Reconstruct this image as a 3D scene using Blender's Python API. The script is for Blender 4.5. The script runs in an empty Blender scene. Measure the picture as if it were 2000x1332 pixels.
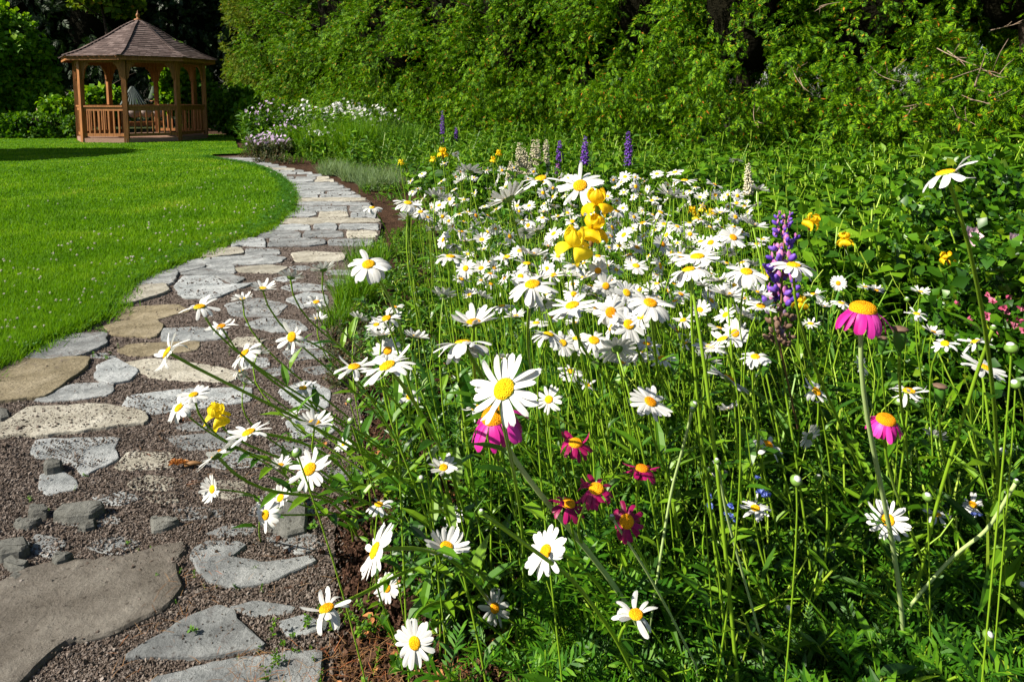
import bpy, math
import numpy as np
from math import radians, sin, cos, pi, tan, atan2, sqrt

# ------------------------------------------------------------------ camera, sky, sun, exposure
S = bpy.context.scene
COL = S.collection
PITCH = radians(5.5); FPX = 1333.0; CAMH = 1.25
PY0 = 190+FPX*tan(PITCH)       # principal point: the lens is shifted down, so uprights stay nearly upright
cam_d = bpy.data.cameras.new("camera"); cam = bpy.data.objects.new("camera", cam_d); COL.objects.link(cam)
cam.location = (0, 0, CAMH); cam.rotation_euler = (pi/2 - PITCH, 0, 0)
cam_d.sensor_width = 36; cam_d.lens = 24.0; cam_d.clip_start = 0.05; cam_d.clip_end = 400
cam_d.shift_y = (PY0-666)/2000
S.camera = cam
SUN_DIR = np.array([-0.94, -0.34, 0.0]); SUN_EL = radians(40)
SUN_DIR = SUN_DIR/np.linalg.norm(SUN_DIR)*cos(SUN_EL); SUN_DIR[2] = sin(SUN_EL)
W = bpy.data.worlds.new("World"); S.world = W; W.use_nodes = True
wn = W.node_tree.nodes; wn.clear()
sky = wn.new('ShaderNodeTexSky'); sky.sky_type = 'NISHITA'; sky.sun_disc = False
sky.sun_elevation = SUN_EL; sky.sun_rotation = atan2(SUN_DIR[0], SUN_DIR[1])
bg = wn.new('ShaderNodeBackground'); bg.inputs[1].default_value = 0.05
wo = wn.new('ShaderNodeOutputWorld')
W.node_tree.links.new(sky.outputs[0], bg.inputs[0]); W.node_tree.links.new(bg.outputs[0], wo.inputs[0])
sl = bpy.data.lights.new("sun", 'SUN'); sl.energy = 5.0; sl.angle = radians(0.5); sl.color = (1.0, 0.93, 0.8)
so = bpy.data.objects.new("sun", sl); COL.objects.link(so)
from mathutils import Vector, Matrix
so.rotation_euler = Vector(SUN_DIR.tolist()).to_track_quat('Z', 'Y').to_euler()
so.location = (-20, -6, 20)
S.view_settings.view_transform = 'Standard'; S.view_settings.look = 'None'
S.view_settings.exposure = 1.15; S.view_settings.gamma = 1.0
S.cycles.max_bounces = 3; S.cycles.diffuse_bounces = 1; S.cycles.glossy_bounces = 1
S.cycles.transmission_bounces = 2; S.cycles.caustics_reflective = False; S.cycles.caustics_refractive = False
S.cycles.use_denoising = True

# ------------------------------------------------------------------ helpers
R = np.random.RandomState(7)
def P(px, py, d):
    x = (px-1000)/FPX*d; v = -(py-PY0)/FPX*d
    return np.array([x, cos(PITCH)*d+sin(PITCH)*v, CAMH-sin(PITCH)*d+cos(PITCH)*v])
def G(px, py, z=0.0):
    a = P(px, py, 1.0)-np.array([0, 0, CAMH]); t = (z-CAMH)/a[2]
    return np.array([a[0]*t, a[1]*t, z])
def to_px(p):
    v = np.asarray(p)-np.array([0, 0, CAMH])
    d = v[..., 1]*cos(PITCH)-v[..., 2]*sin(PITCH); u = v[..., 1]*sin(PITCH)+v[..., 2]*cos(PITCH)
    return 1000+v[..., 0]/d*FPX, PY0-u/d*FPX, d
def inpoly(pts, poly):
    x, y = pts[:, 0], pts[:, 1]; c = np.zeros(len(pts), bool); n = len(poly); j = n-1
    for i in range(n):
        xi, yi = poly[i][0], poly[i][1]; xj, yj = poly[j][0], poly[j][1]
        if yi != yj:
            c ^= ((yi > y) != (yj > y)) & (x < (xj-xi)*(y-yi)/(yj-yi)+xi)
        j = i
    return c

class MB:
    """collects triangles / quads with a material slot index, links them as one mesh object"""
    def __init__(s): s.v = []; s.f = []; s.n = 0
    def add(s, v, faces, mi=0):
        v = np.asarray(v, float).reshape(-1, 3)
        if not isinstance(faces, (list, tuple)) : faces = [faces]
        for f in faces:
            if len(f): s.f.append((np.asarray(f, np.int64)+s.n, mi))
        s.v.append(v); s.n += len(v)
    def mesh(s, name, mats, smooth=True):
        V = np.concatenate(s.v).astype(np.float32)
        me = bpy.data.meshes.new(name); me.vertices.add(len(V)); me.vertices.foreach_set('co', V.ravel())
        nl = sum(f.size for f, _ in s.f); npoly = sum(len(f) for f, _ in s.f)
        me.loops.add(nl); me.polygons.add(npoly)
        me.loops.foreach_set('vertex_index', np.concatenate([f.ravel() for f, _ in s.f]).astype(np.int32))
        tot = np.concatenate([np.full(len(f), f.shape[1]) for f, _ in s.f]).astype(np.int32)
        st = np.concatenate([[0], np.cumsum(tot)[:-1]]).astype(np.int32)
        me.polygons.foreach_set('loop_start', st); me.polygons.foreach_set('loop_total', tot)
        me.polygons.foreach_set('material_index', np.concatenate([np.full(len(f), m) for f, m in s.f]).astype(np.int32))
        me.polygons.foreach_set('use_smooth', np.full(npoly, smooth))
        me.update(calc_edges=True)
        for m in (mats if isinstance(mats, (list, tuple)) else [mats]): me.materials.append(m)
        return me
    def obj(s, name, mats, parent=None, smooth=True):
        return mobj(name, s.mesh(name, mats, smooth), parent)
def mobj(name, me, parent=None, loc=None):
    o = bpy.data.objects.new(name, me); COL.objects.link(o)
    if parent is not None: o.parent = parent
    if loc is not None: o.location = loc
    return o
def tag(o, label=None, cat=None, group=None, kind=None):
    if label: o['label'] = label
    if cat: o['category'] = cat
    if group: o['group'] = group
    if kind: o['kind'] = kind
    return o
def empty(name, loc, label, cat, group=None, rz=0):
    o = bpy.data.objects.new(name, None); o.empty_display_size = .05; COL.objects.link(o)
    o.location = tuple(loc); o.rotation_euler = (0, 0, rz)
    return tag(o, label, cat, group)
def copy_tree(o, parent=None):
    c = o.copy(); COL.objects.link(c); c.parent = parent
    for ch in [x for x in o.children]: copy_tree(ch, c)
    return c
def norm(a):
    a = np.asarray(a, float); return a/(np.linalg.norm(a, axis=-1, keepdims=True)+1e-12)
def frames(ydir, roll=None, up=None):
    """rotation matrices (n,3,3), columns X,Y,Z; Y along ydir"""
    y = norm(ydir); n = len(y)
    ref = np.tile([0, 0, 1.0], (n, 1)) if up is None else np.asarray(up, float)
    bad = np.abs((y*norm(ref)).sum(1)) > .98
    ref = np.where(bad[:, None], np.array([1.0, 0.1, 0]), ref)
    x = norm(np.cross(y, ref)); z = np.cross(x, y)
    if roll is not None:
        c, s_ = np.cos(roll)[:, None], np.sin(roll)[:, None]
        x, z = x*c+z*s_, z*c-x*s_
    return np.stack([x, y, z], 2)
def scatter(mb, tv, tfs, M, T, sc=1.0, mi=0):
    n = len(T); sc = np.broadcast_to(np.asarray(sc, float), (n,))
    V = np.einsum('nij,vj->nvi', M, tv)*sc[:, None, None]+T[:, None, :]
    off = np.arange(n)*len(tv)
    if not isinstance(tfs, list): tfs = [(tfs, mi)]
    base = mb.n
    mb.v.append(V.reshape(-1, 3)); mb.n += n*len(tv)
    for f, m in tfs:
        f = np.asarray(f); mb.f.append(((f[None]+off[:, None, None]).reshape(-1, f.shape[1])+base, m))
def tube(pts, rad, k=6, cap=True):
    pts = np.asarray(pts, float); n = len(pts); rad = np.broadcast_to(np.asarray(rad, float), (n,))
    t = norm(np.gradient(pts, axis=0)); ref = np.array([0.31, 0.2, 0.93])
    if abs(np.dot(t.mean(0)/ (np.linalg.norm(t.mean(0))+1e-9), ref)) > .9: ref = np.array([0.9, -.4, 0.1])
    x = norm(np.cross(t, ref)); y = np.cross(t, x)
    a = np.arange(k)/k*2*pi
    V = pts[:, None, :]+rad[:, None, None]*(np.cos(a)[None, :, None]*x[:, None, :]+np.sin(a)[None, :, None]*y[:, None, :])
    i = np.arange(n-1)[:, None]*k; j = np.arange(k)[None]; j2 = (j+1) % k
    F = np.stack([i+j, i+j2, i+k+j2, i+k+j], 2).reshape(-1, 4)
    V = V.reshape(-1, 3); T = np.zeros((0, 3), int)
    if cap:
        V = np.vstack([V, pts[:1], pts[-1:]]); c0, c1 = n*k, n*k+1; jj = np.arange(k); jn = (jj+1) % k
        T = np.vstack([np.stack([jn, jj, np.full(k, c0)], 1), np.stack([(n-1)*k+jj, (n-1)*k+jn, np.full(k, c1)], 1)])
    return V, [F, T]
def bez(p0, p1, p2, p3, n=10):
    t = np.linspace(0, 1, n)[:, None]
    return (1-t)**3*p0+3*(1-t)**2*t*p1+3*(1-t)*t*t*p2+t**3*p3
def lathe(prof, k=16, rib=None):
    prof = np.asarray(prof, float); n = len(prof); a = np.arange(k)/k*2*pi
    rr = prof[:, 0][:, None]*(1 if rib is None else rib(a)[None, :])
    V = np.stack([rr*np.cos(a), rr*np.sin(a), np.repeat(prof[:, 1][:, None], k, 1)], 2).reshape(-1, 3)
    i = np.arange(n-1)[:, None]*k; j = np.arange(k)[None]; j2 = (j+1) % k
    F = np.stack([i+j, i+j2, i+k+j2, i+k+j], 2).reshape(-1, 4)
    return V, F
def box(c, s, M=None):
    c = np.asarray(c, float); h = np.asarray(s, float)/2
    v = np.array([[x, y, z] for x in (-1, 1) for y in (-1, 1) for z in (-1, 1)])*h
    if M is not None: v = v@np.asarray(M).T
    f = np.array([[0, 1, 3, 2], [4, 6, 7, 5], [0, 4, 5, 1], [2, 3, 7, 6], [0, 2, 6, 4], [1, 5, 7, 3]])
    return v+c, f
def bar(a, b, w, h):
    """box between a and b, w sideways, h up"""
    a = np.asarray(a, float); b = np.asarray(b, float); M = frames(np.array([b-a]))[0]
    return box((a+b)/2, (w, np.linalg.norm(b-a), h), M)
def ellipsoid(r, nu=8, nv=5):
    t = np.linspace(0, pi, nv); prof = np.stack([np.sin(t)+1e-4, -np.cos(t)], 1)
    V, F = lathe(prof, nu); return V*np.asarray(r), F
def snoise(p, f, seed=0):
    r = np.random.RandomState(seed); out = 0
    for k in range(5):
        w = r.normal(size=3)*f*(1+.5*k); out = out+np.sin(p@w+r.uniform(0, 6.28))/(1+.4*k)
    return out/2.2

# ------------------------------------------------------------------ materials
def new_mat(name):
    m = bpy.data.materials.new(name); m.use_nodes = True; nt = m.node_tree; nt.nodes.clear()
    return m, nt, nt.nodes, nt.links
def bsdf_out(nt, N, L, rough, spec=.3):
    b = N.new('ShaderNodeBsdfPrincipled'); b.inputs['Roughness'].default_value = rough
    b.inputs['Specular IOR Level'].default_value = spec
    o = N.new('ShaderNodeOutputMaterial'); return b, o
def ramp(N, cols):
    r = N.new('ShaderNodeValToRGB'); e = r.color_ramp.elements
    e[0].position = cols[0][0]; e[0].color = (*cols[0][1], 1); e[1].position = cols[-1][0]; e[1].color = (*cols[-1][1], 1)
    for p, c in cols[1:-1]:
        x = e.new(p); x.color = (*c, 1)
    return r
def leafy(name, cols, trans=.35, rough=.5, spec=.3, noise=0, tcol=1.5):
    """foliage / petal: random tone per leaf, part of the light passes through"""
    m, nt, N, L = new_mat(name); b, o = bsdf_out(nt, N, L, rough, spec)
    g = N.new('ShaderNodeNewGeometry'); src = g.outputs['Random Per Island']
    if noise:
        tc = N.new('ShaderNodeTexCoord'); n = N.new('ShaderNodeTexNoise'); n.inputs['Scale'].default_value = noise
        L.new(tc.outputs['Object'], n.inputs[0]); mx = N.new('ShaderNodeMath'); mx.operation = 'MULTIPLY_ADD'
        mx.inputs[1].default_value = 1.2; mx.inputs[2].default_value = -.35
        L.new(n.outputs[0], mx.inputs[0]); ad = N.new('ShaderNodeMath'); ad.operation = 'MULTIPLY_ADD'; ad.inputs[1].default_value = .55
        L.new(src, ad.inputs[0]); L.new(mx.outputs[0], ad.inputs[2]); src = ad.outputs[0]
    r = ramp(N, cols); L.new(src, r.inputs[0]); L.new(r.outputs[0], b.inputs['Base Color'])
    if trans > 0:
        t = N.new('ShaderNodeBsdfTranslucent'); mix = N.new('ShaderNodeMixShader'); mix.inputs[0].default_value = trans
        mul = N.new('ShaderNodeMix'); mul.data_type = 'RGBA'; mul.blend_type = 'MULTIPLY'; mul.inputs[0].default_value = 1
        mul.inputs[7].default_value = (tcol, tcol, tcol*.55, 1) if tcol > 1 else (1, 1, 1, 1)
        L.new(r.outputs[0], mul.inputs[6]); L.new(mul.outputs[2], t.inputs[0])
        L.new(b.outputs[0], mix.inputs[1]); L.new(t.outputs[0], mix.inputs[2]); L.new(mix.outputs[0], o.inputs[0])
    else: L.new(b.outputs[0], o.inputs[0])
    return m
def solid(name, cols, rough=.7, spec=.25, scale=8, bump=.3, bscale=40, dist=.01, stretch=None, island=False, detail=8):
    """rough solid: noise-driven colour ramp plus bump"""
    m, nt, N, L = new_mat(name); b, o = bsdf_out(nt, N, L, rough, spec); tc = N.new('ShaderNodeTexCoord')
    vec = tc.outputs['Object']
    if stretch:
        mp = N.new('ShaderNodeMapping'); mp.inputs['Scale'].default_value = stretch; L.new(vec, mp.inputs[0]); vec = mp.outputs[0]
    n = N.new('ShaderNodeTexNoise'); n.inputs['Scale'].default_value = scale; n.inputs['Detail'].default_value = detail; n.inputs['Roughness'].default_value = .65
    L.new(vec, n.inputs[0]); src = n.outputs[0]
    if island:
        g = N.new('ShaderNodeNewGeometry'); a = N.new('ShaderNodeMath'); a.operation = 'MULTIPLY_ADD'; a.inputs[1].default_value = .6
        s2 = N.new('ShaderNodeMath'); s2.operation = 'MULTIPLY_ADD'; s2.inputs[1].default_value = .8; s2.inputs[2].default_value = -.2
        L.new(src, s2.inputs[0]); L.new(g.outputs['Random Per Island'], a.inputs[0]); L.new(s2.outputs[0], a.inputs[2]); src = a.outputs[0]
    r = ramp(N, cols); L.new(src, r.inputs[0]); L.new(r.outputs[0], b.inputs['Base Color'])
    n2 = N.new('ShaderNodeTexNoise'); n2.inputs['Scale'].default_value = bscale; n2.inputs['Detail'].default_value = 8
    L.new(vec, n2.inputs[0]); bp = N.new('ShaderNodeBump'); bp.inputs[0].default_value = bump; bp.inputs[1].default_value = dist
    L.new(n2.outputs[0], bp.inputs['Height']); L.new(bp.outputs[0], b.inputs['Normal']); L.new(b.outputs[0], o.inputs[0])
    return m
def stone_mat(name, cols, dust=.5):
    m, nt, N, L = new_mat(name); b, o = bsdf_out(nt, N, L, .85, .2); tc = N.new('ShaderNodeTexCoord'); v = tc.outputs['Object']
    n = N.new('ShaderNodeTexNoise'); n.inputs['Scale'].default_value = 9; n.inputs['Detail'].default_value = 12; n.inputs['Roughness'].default_value = .72
    L.new(v, n.inputs[0]); r = ramp(N, cols); L.new(n.outputs[0], r.inputs[0])
    oi = N.new('ShaderNodeObjectInfo'); hs = N.new('ShaderNodeHueSaturation'); mr = N.new('ShaderNodeMapRange')
    mr.inputs[3].default_value = .8; mr.inputs[4].default_value = 1.2; L.new(oi.outputs['Random'], mr.inputs[0]); L.new(mr.outputs[0], hs.inputs['Value'])
    L.new(r.outputs[0], hs.inputs['Color'])
    # dirt trodden onto the stone in patches
    n3 = N.new('ShaderNodeTexNoise'); n3.inputs['Scale'].default_value = 5.5; n3.inputs['Detail'].default_value = 10; n3.inputs['Roughness'].default_value = .75
    mp = N.new('ShaderNodeMapping'); mp.inputs['Location'].default_value = (3, 7, 1); L.new(v, mp.inputs[0]); L.new(mp.outputs[0], n3.inputs[0])
    r3 = ramp(N, [(.62-.12*dust, (0, 0, 0)), (.72-.12*dust, (1, 1, 1))]); L.new(n3.outputs[0], r3.inputs[0])
    mx = N.new('ShaderNodeMix'); mx.data_type = 'RGBA'; L.new(r3.outputs[0], mx.inputs[0]); L.new(hs.outputs[0], mx.inputs[6])
    n4 = N.new('ShaderNodeTexNoise'); n4.inputs['Scale'].default_value = 160; L.new(v, n4.inputs[0])
    r4 = ramp(N, [(.35, (.045, .034, .03)), (.7, (.15, .12, .11))]); L.new(n4.outputs[0], r4.inputs[0]); L.new(r4.outputs[0], mx.inputs[7])
    # dark pits
    vo = N.new('ShaderNodeTexVoronoi'); vo.inputs['Scale'].default_value = 34; L.new(v, vo.inputs[0])
    rp = ramp(N, [(.10, (.3, .27, .25)), (.2, (1, 1, 1))]); L.new(vo.outputs[0], rp.inputs[0])
    mm = N.new('ShaderNodeMix'); mm.data_type = 'RGBA'; mm.blend_type = 'MULTIPLY'; mm.inputs[0].default_value = .75
    L.new(mx.outputs[2], mm.inputs[6]); L.new(rp.outputs[0], mm.inputs[7]); L.new(mm.outputs[2], b.inputs['Base Color'])
    nb = N.new('ShaderNodeTexNoise'); nb.inputs['Scale'].default_value = 42; nb.inputs['Detail'].default_value = 10; nb.inputs['Roughness'].default_value = .7; L.new(v, nb.inputs[0])
    bp = N.new('ShaderNodeBump'); bp.inputs[0].default_value = .9; bp.inputs[1].default_value = .012; L.new(nb.outputs[0], bp.inputs['Height'])
    bp2 = N.new('ShaderNodeBump'); bp2.inputs[0].default_value = .8; bp2.inputs[1].default_value = .03; L.new(n.outputs[0], bp2.inputs['Height'])
    L.new(bp.outputs[0], bp2.inputs['Normal']); L.new(bp2.outputs[0], b.inputs['Normal']); L.new(b.outputs[0], o.inputs[0])
    return m
M = {}
M['grass'] = leafy('grass', [(0, (.04, .12, .002)), (.5, (.095, .225, .004)), (.85, (.17, .31, .008)), (1, (.32, .36, .05))], .35, .6, .12, noise=1.1)
M['clover'] = leafy('clover_leaf', [(0, (.02, .09, .006)), (1, (.07, .2, .012))], .3)
M['cedar'] = leafy('cedar_foliage', [(0, (.008, .035, .001)), (.35, (.03, .1, .0015)), (.7, (.1, .235, .0025)), (.975, (.21, .35, .005)), (.99, (.45, .15, .02)), (1, (.5, .16, .02))], .25, .6, .12)
M['cedar_olive'] = leafy('olive_cedar_foliage', [(0, (.03, .07, .004)), (.5, (.09, .16, .008)), (.95, (.2, .26, .016)), (1, (.5, .2, .03))], .25, .6, .12)
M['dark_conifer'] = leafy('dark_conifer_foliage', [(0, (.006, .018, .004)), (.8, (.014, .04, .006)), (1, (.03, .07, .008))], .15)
M['bright_leaf'] = leafy('bright_leaf', [(0, (.035, .11, .002)), (.6, (.095, .23, .004)), (1, (.21, .35, .008))], .3, .55, .2)
M['mid_leaf'] = leafy('mid_leaf', [(0, (.016, .06, .002)), (.6, (.05, .14, .003)), (1, (.13, .25, .006))], .25, .55, .2)
M['daisy_leaf'] = leafy('daisy_leaf', [(0, (.01, .045, .003)), (.5, (.032, .11, .003)), (.9, (.085, .2, .005)), (1, (.19, .27, .01))], .2, .4, .4)
M['fern_leaf'] = leafy('feathery_leaf', [(0, (.013, .06, .003)), (.6, (.038, .13, .004)), (1, (.1, .22, .008))], .2, .5, .2)
M['sword'] = leafy('iris_leaf', [(0, (.04, .13, .02)), (.6, (.07, .2, .02)), (1, (.12, .27, .03))], .35, .4, .4)
M['grey_leaf'] = leafy('grey_green_leaf', [(0, (.1, .17, .07)), (1, (.22, .3, .14))], .3, .6)
M['purple_leaf'] = leafy('dark_leaf', [(0, (.03, .05, .02)), (.7, (.07, .09, .03)), (1, (.14, .08, .04))], .2)
M['petal_cl'] = leafy('clover_blossom', [(0, (.5, .42, .36)), (1, (.7, .66, .58))], .1)
M['stem'] = leafy('flower_stem', [(0, (.07, .18, .006)), (.5, (.17, .32, .012)), (1, (.36, .48, .05))], .15, .4, .4)
M['pale_stem'] = leafy('pale_stem', [(0, (.32, .45, .14)), (1, (.42, .52, .22))], .1, .45, .4)
M['red_stem'] = leafy('reddish_stem', [(0, (.16, .09, .05)), (1, (.24, .12, .07))], 0, .5)
M['petal'] = leafy('white_petal', [(0, (.5, .5, .48)), (.2, (.6, .6, .58)), (1, (.68, .68, .66))], .25, .5, .25, tcol=1)
M['pink'] = leafy('magenta_petal', [(0, (.5, .012, .22)), (.5, (.68, .03, .36)), (1, (.8, .1, .52))], .35, .45, .3, tcol=1)
M['crimson'] = leafy('crimson_petal', [(0, (.2, .003, .05)), (1, (.42, .008, .13))], .3, .45, .3, tcol=1)
M['yellow'] = leafy('yellow_petal', [(0, (.92, .66, .01)), (1, (.96, .78, .03))], .45, .5, .25, tcol=1)
M['gold'] = leafy('golden_petal', [(0, (.92, .55, .006)), (1, (.95, .66, .012))], .45, .5, .25, tcol=1)
M['lup_blue'] = leafy('violet_petal', [(0, (.1, .04, .38)), (1, (.22, .1, .55))], .2, .45, .3, tcol=1)
M['lup_pink'] = leafy('mauve_petal', [(0, (.35, .1, .3)), (1, (.6, .22, .4))], .2, .45, .3, tcol=1)
M['lup_purple'] = leafy('purple_petal', [(0, (.1, .03, .22)), (1, (.2, .06, .38))], .2, .5, tcol=1)
M['lup_cream'] = leafy('cream_petal', [(0, (.5, .45, .3)), (1, (.66, .61, .45))], .2, .5, tcol=1)
M['faded'] = leafy('faded_petal', [(0, (.12, .07, .045)), (.6, (.22, .14, .1)), (1, (.2, .14, .26))], .2, .7)
M['pale_pink'] = leafy('pale_pink_petal', [(0, (.7, .45, .55)), (1, (.82, .68, .74))], .3, tcol=1)
M['lilac'] = leafy('lilac_petal', [(0, (.5, .34, .6)), (1, (.75, .6, .78))], .3, tcol=1)
M['rose'] = leafy('rose_pink_petal', [(0, (.38, .05, .12)), (.6, (.6, .14, .25)), (1, (.7, .3, .4))], .3, tcol=1)
M['bluef'] = leafy('blue_petal', [(0, (.08, .14, .6)), (1, (.25, .32, .75))], .2, tcol=1)
M['straw'] = leafy('dry_needles', [(0, (.08, .035, .012)), (.5, (.19, .09, .03)), (.85, (.28, .17, .08)), (1, (.34, .08, .02))], 0, .7)
M['brownleaf'] = leafy('withered_leaf', [(0, (.3, .1, .03)), (1, (.5, .24, .08))], .2, .7)
def disc_mat(name, c0, c1):
    m, nt, N, L = new_mat(name); b, o = bsdf_out(nt, N, L, .65, .15); tc = N.new('ShaderNodeTexCoord')
    vo = N.new('ShaderNodeTexVoronoi'); vo.inputs['Scale'].default_value = 26; L.new(tc.outputs['Object'], vo.inputs[0])
    r = ramp(N, [(.05, c1), (.5, c0)]); L.new(vo.outputs[0], r.inputs[0])
    oi = N.new('ShaderNodeObjectInfo'); ra = ramp(N, [(.0, (.85, .62, .5)), (.12, (1, .8, .8)), (.4, (1, 1, 1)), (.9, (1, 1, 1)), (1, (.8, 1, 1))]); L.new(oi.outputs['Random'], ra.inputs[0])
    mu = N.new('ShaderNodeMix'); mu.data_type = 'RGBA'; mu.blend_type = 'MULTIPLY'; mu.inputs[0].default_value = 1; L.new(r.outputs[0], mu.inputs[6]); L.new(ra.outputs[0], mu.inputs[7]); L.new(mu.outputs[2], b.inputs['Base Color'])
    bp = N.new('ShaderNodeBump'); bp.invert = True; bp.inputs[0].default_value = .5; bp.inputs[1].default_value = .02
    L.new(vo.outputs[0], bp.inputs['Height']); L.new(bp.outputs[0], b.inputs['Normal']); L.new(b.outputs[0], o.inputs[0]); return m
M['disc'] = disc_mat('daisy_disc', (.9, .46, .004), (.95, .62, .01))
M['disc_or'] = disc_mat('orange_disc', (.8, .33, .003), (.95, .5, .008))
M['calyx'] = leafy('calyx', [(0, (.08, .17, .02)), (1, (.14, .24, .04))], 0, .5)
M['soil'] = solid('soil', [(.3, (.02, .011, .006)), (.55, (.055, .029, .017)), (.8, (.1, .058, .036))], .95, .1, 14, 1, 55, .03)
M['clod'] = solid('soil_clod', [(.1, (.022, .011, .007)), (.6, (.06, .031, .02)), (1, (.12, .068, .045))], .95, .1, 30, .8, 120, .005, island=True)
M['gravel'] = solid('gravel_bed', [(.3, (.04, .03, .024)), (.5, (.1, .078, .066)), (.72, (.2, .165, .145))], .92, .15, 60, 1, 130, .012)
M['chips'] = solid('gravel_chips', [(0, (.03, .021, .015)), (.45, (.095, .072, .058)), (.8, (.19, .16, .14)), (1, (.4, .37, .35))], .9, .2, 60, .5, 300, .002, island=True)
M['lawnbase'] = solid('lawn_turf', [(.3, (.03, .09, .006)), (.7, (.06, .16, .008))], .9, .1, 20, .8, 90, .02)
M['ground'] = solid('outer_ground', [(.3, (.02, .03, .01)), (.7, (.04, .05, .015))], .95, .1, 3, .8, 30, .05)
M['bark'] = solid('bark', [(.3, (.02, .014, .01)), (.7, (.06, .042, .03))], .9, .15, 12, 1, 40, .02, (1, 1, .25))
M['shade_black'] = solid('crown_shade', [(.3, (.004, .004, .002)), (.7, (.009, .008, .004))], .95, .05, 10, 1, 30, .05)  # near-black colour standing in for the shade deep inside the crowns
M['dry_branch'] = solid('dry_branch', [(.3, (.18, .12, .08)), (.7, (.34, .26, .2))], .9, .1, 30, .5, 90, .004)
M['wood'] = solid('cedar_wood', [(.3, (.12, .044, .013)), (.5, (.26, .1, .028)), (.75, (.4, .175, .055))], .6, .3, 6, .3, 30, .004, (6, 6, .6))
M['deck'] = solid('deck_boards', [(.3, (.2, .11, .075)), (.7, (.32, .2, .15))], .7, .2, 6, .3, 30, .004, (6, .6, 6))
M['shingle'] = solid('roof_shingle', [(0, (.05, .035, .032)), (.5, (.1, .072, .066)), (1, (.19, .145, .135))], .9, .15, 30, .6, 90, .006, island=True)
M['slate'] = solid('grey_roof_panel', [(.3, (.04, .055, .05)), (.7, (.09, .11, .1))], .7, .3, 10, .2, 30, .003)
M['canvas'] = solid('pale_cushion', [(.3, (.3, .23, .2)), (.7, (.4, .32, .29))], .9, .1, 10, .3, 60, .003)
M['net'] = solid('weathered_net', [(.3, (.05, .07, .05)), (.7, (.1, .13, .09))], .9, .1, 10, .3, 60, .003)
M['st_grey'] = stone_mat('grey_flagstone', [(.3, (.1, .105, .108)), (.5, (.2, .21, .213)), (.7, (.36, .37, .37))], .55)
M['st_blue'] = stone_mat('bluish_flagstone', [(.3, (.13, .142, .15)), (.5, (.26, .275, .28)), (.72, (.42, .435, .44))], .4)
M['st_tan'] = stone_mat('tan_flagstone', [(.3, (.1, .08, .048)), (.5, (.18, .15, .095)), (.72, (.28, .24, .17))], .3)
M['st_big'] = stone_mat('brown_grey_flagstone', [(.3, (.08, .068, .054)), (.5, (.145, .128, .108)), (.72, (.24, .22, .19))], .0)
M['st_beige'] = stone_mat('beige_flagstone', [(.3, (.18, .165, .13)), (.5, (.31, .29, .24)), (.72, (.46, .44, .38))], .3)
M['rock'] = stone_mat('loose_stone', [(.3, (.07, .07, .06)), (.5, (.13, .13, .118)), (.72, (.22, .22, .2))], .0)
# ------------------------------------------------------------------ ground, path, lawn
GX = [(G(x, y)[:2]) for x, y in []]
LEFT = [(-140, 800), (0, 722), (60, 690), (140, 655), (205, 622), (215, 600), (260, 560), (345, 520), (440, 480), (520, 455), (562, 418), (576, 390), (560, 360), (530, 338), (490, 324), (402, 310)]
LEFT_G = [G(*p)[:2] for p in LEFT]
RIGHT = [(640, 1480), (640, 1250), (640, 1060), (690, 930), (705, 850), (690, 750), (640, 660), (650, 590), (690, 520), (735, 480), (745, 440), (722, 395), (640, 347), (520, 319), (495, 304)]
RIGHT_G = [G(*p)[:2] for p in RIGHT]
def sheet(name, poly, z, mat, kind='structure', wob=0, seed=0):
    pts = []
    n = len(poly)
    for i in range(n):
        a, b = np.array(poly[i]), np.array(poly[(i+1) % n]); L_ = np.linalg.norm(b-a); k = max(1, min(30, int(L_/.08))) if wob else 1
        for j in range(k):
            q = a+(b-a)*j/k
            if wob: q = q+wob*np.array([snoise(np.array([[q[0], q[1], 0]]), 3, seed)[0], snoise(np.array([[q[0], q[1], 9]]), 3, seed+1)[0]])
            pts.append((q[0], q[1], z))
    from mathutils.geometry import tessellate_polygon
    tri = tessellate_polygon([[Vector(p) for p in pts]])
    mb = MB(); tri = np.array(tri)
    V = np.array(pts)
    a = V[tri[:, 1]]-V[tri[:, 0]]; b = V[tri[:, 2]]-V[tri[:, 0]]; flip = np.cross(a, b)[:, 2] < 0
    tri[flip] = tri[flip][:, ::-1]
    mb.add(V, tri); o = mb.obj(name, mat, smooth=False); tag(o, kind=kind); return o
sheet('terrain', [(-120, -20), (120, -20), (120, 160), (-120, 160)], -.03, M['ground'])
def relief(name, x0, x1, y0, y1, step, z0, amp, mat, test=None):
    nx, ny = int((x1-x0)/step)+1, int((y1-y0)/step)+1
    X, Y = np.meshgrid(np.linspace(x0, x1, nx), np.linspace(y0, y1, ny))
    p = np.stack([X.ravel(), Y.ravel(), np.zeros(X.size)], 1)
    z = z0+amp*(snoise(p, 9, 1)+.6*snoise(p, 26, 2)+.4*snoise(p, 60, 3))
    p[:, 2] = z; i = np.arange(ny-1)[:, None]*nx; j = np.arange(nx-1)[None]
    F = np.stack([i+j, i+j+1, i+nx+j+1, i+nx+j], 2).reshape(-1, 4)
    mb = MB(); mb.add(p, F); o = mb.obj(name, mat); tag(o, kind='structure'); return o
relief('soil', -.75, 3.2, .6, 5.0, .022, -.002, .006, M['soil'])
sheet('bed_soil', [(-3.2, .2), (30, .2), (30, 30), (-14, 30), (-14, 18), (-5, 8), (-3.2, 4)], -.02, M['soil'])
PATH_G = LEFT_G+[(-9.5, 17.0), (-8.4, 16.2)][:0]+RIGHT_G[::-1]+[(-2.2, .7), (-2.6, 2.0)]
sheet('path', PATH_G, .012, M['gravel'], wob=.02)
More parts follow.
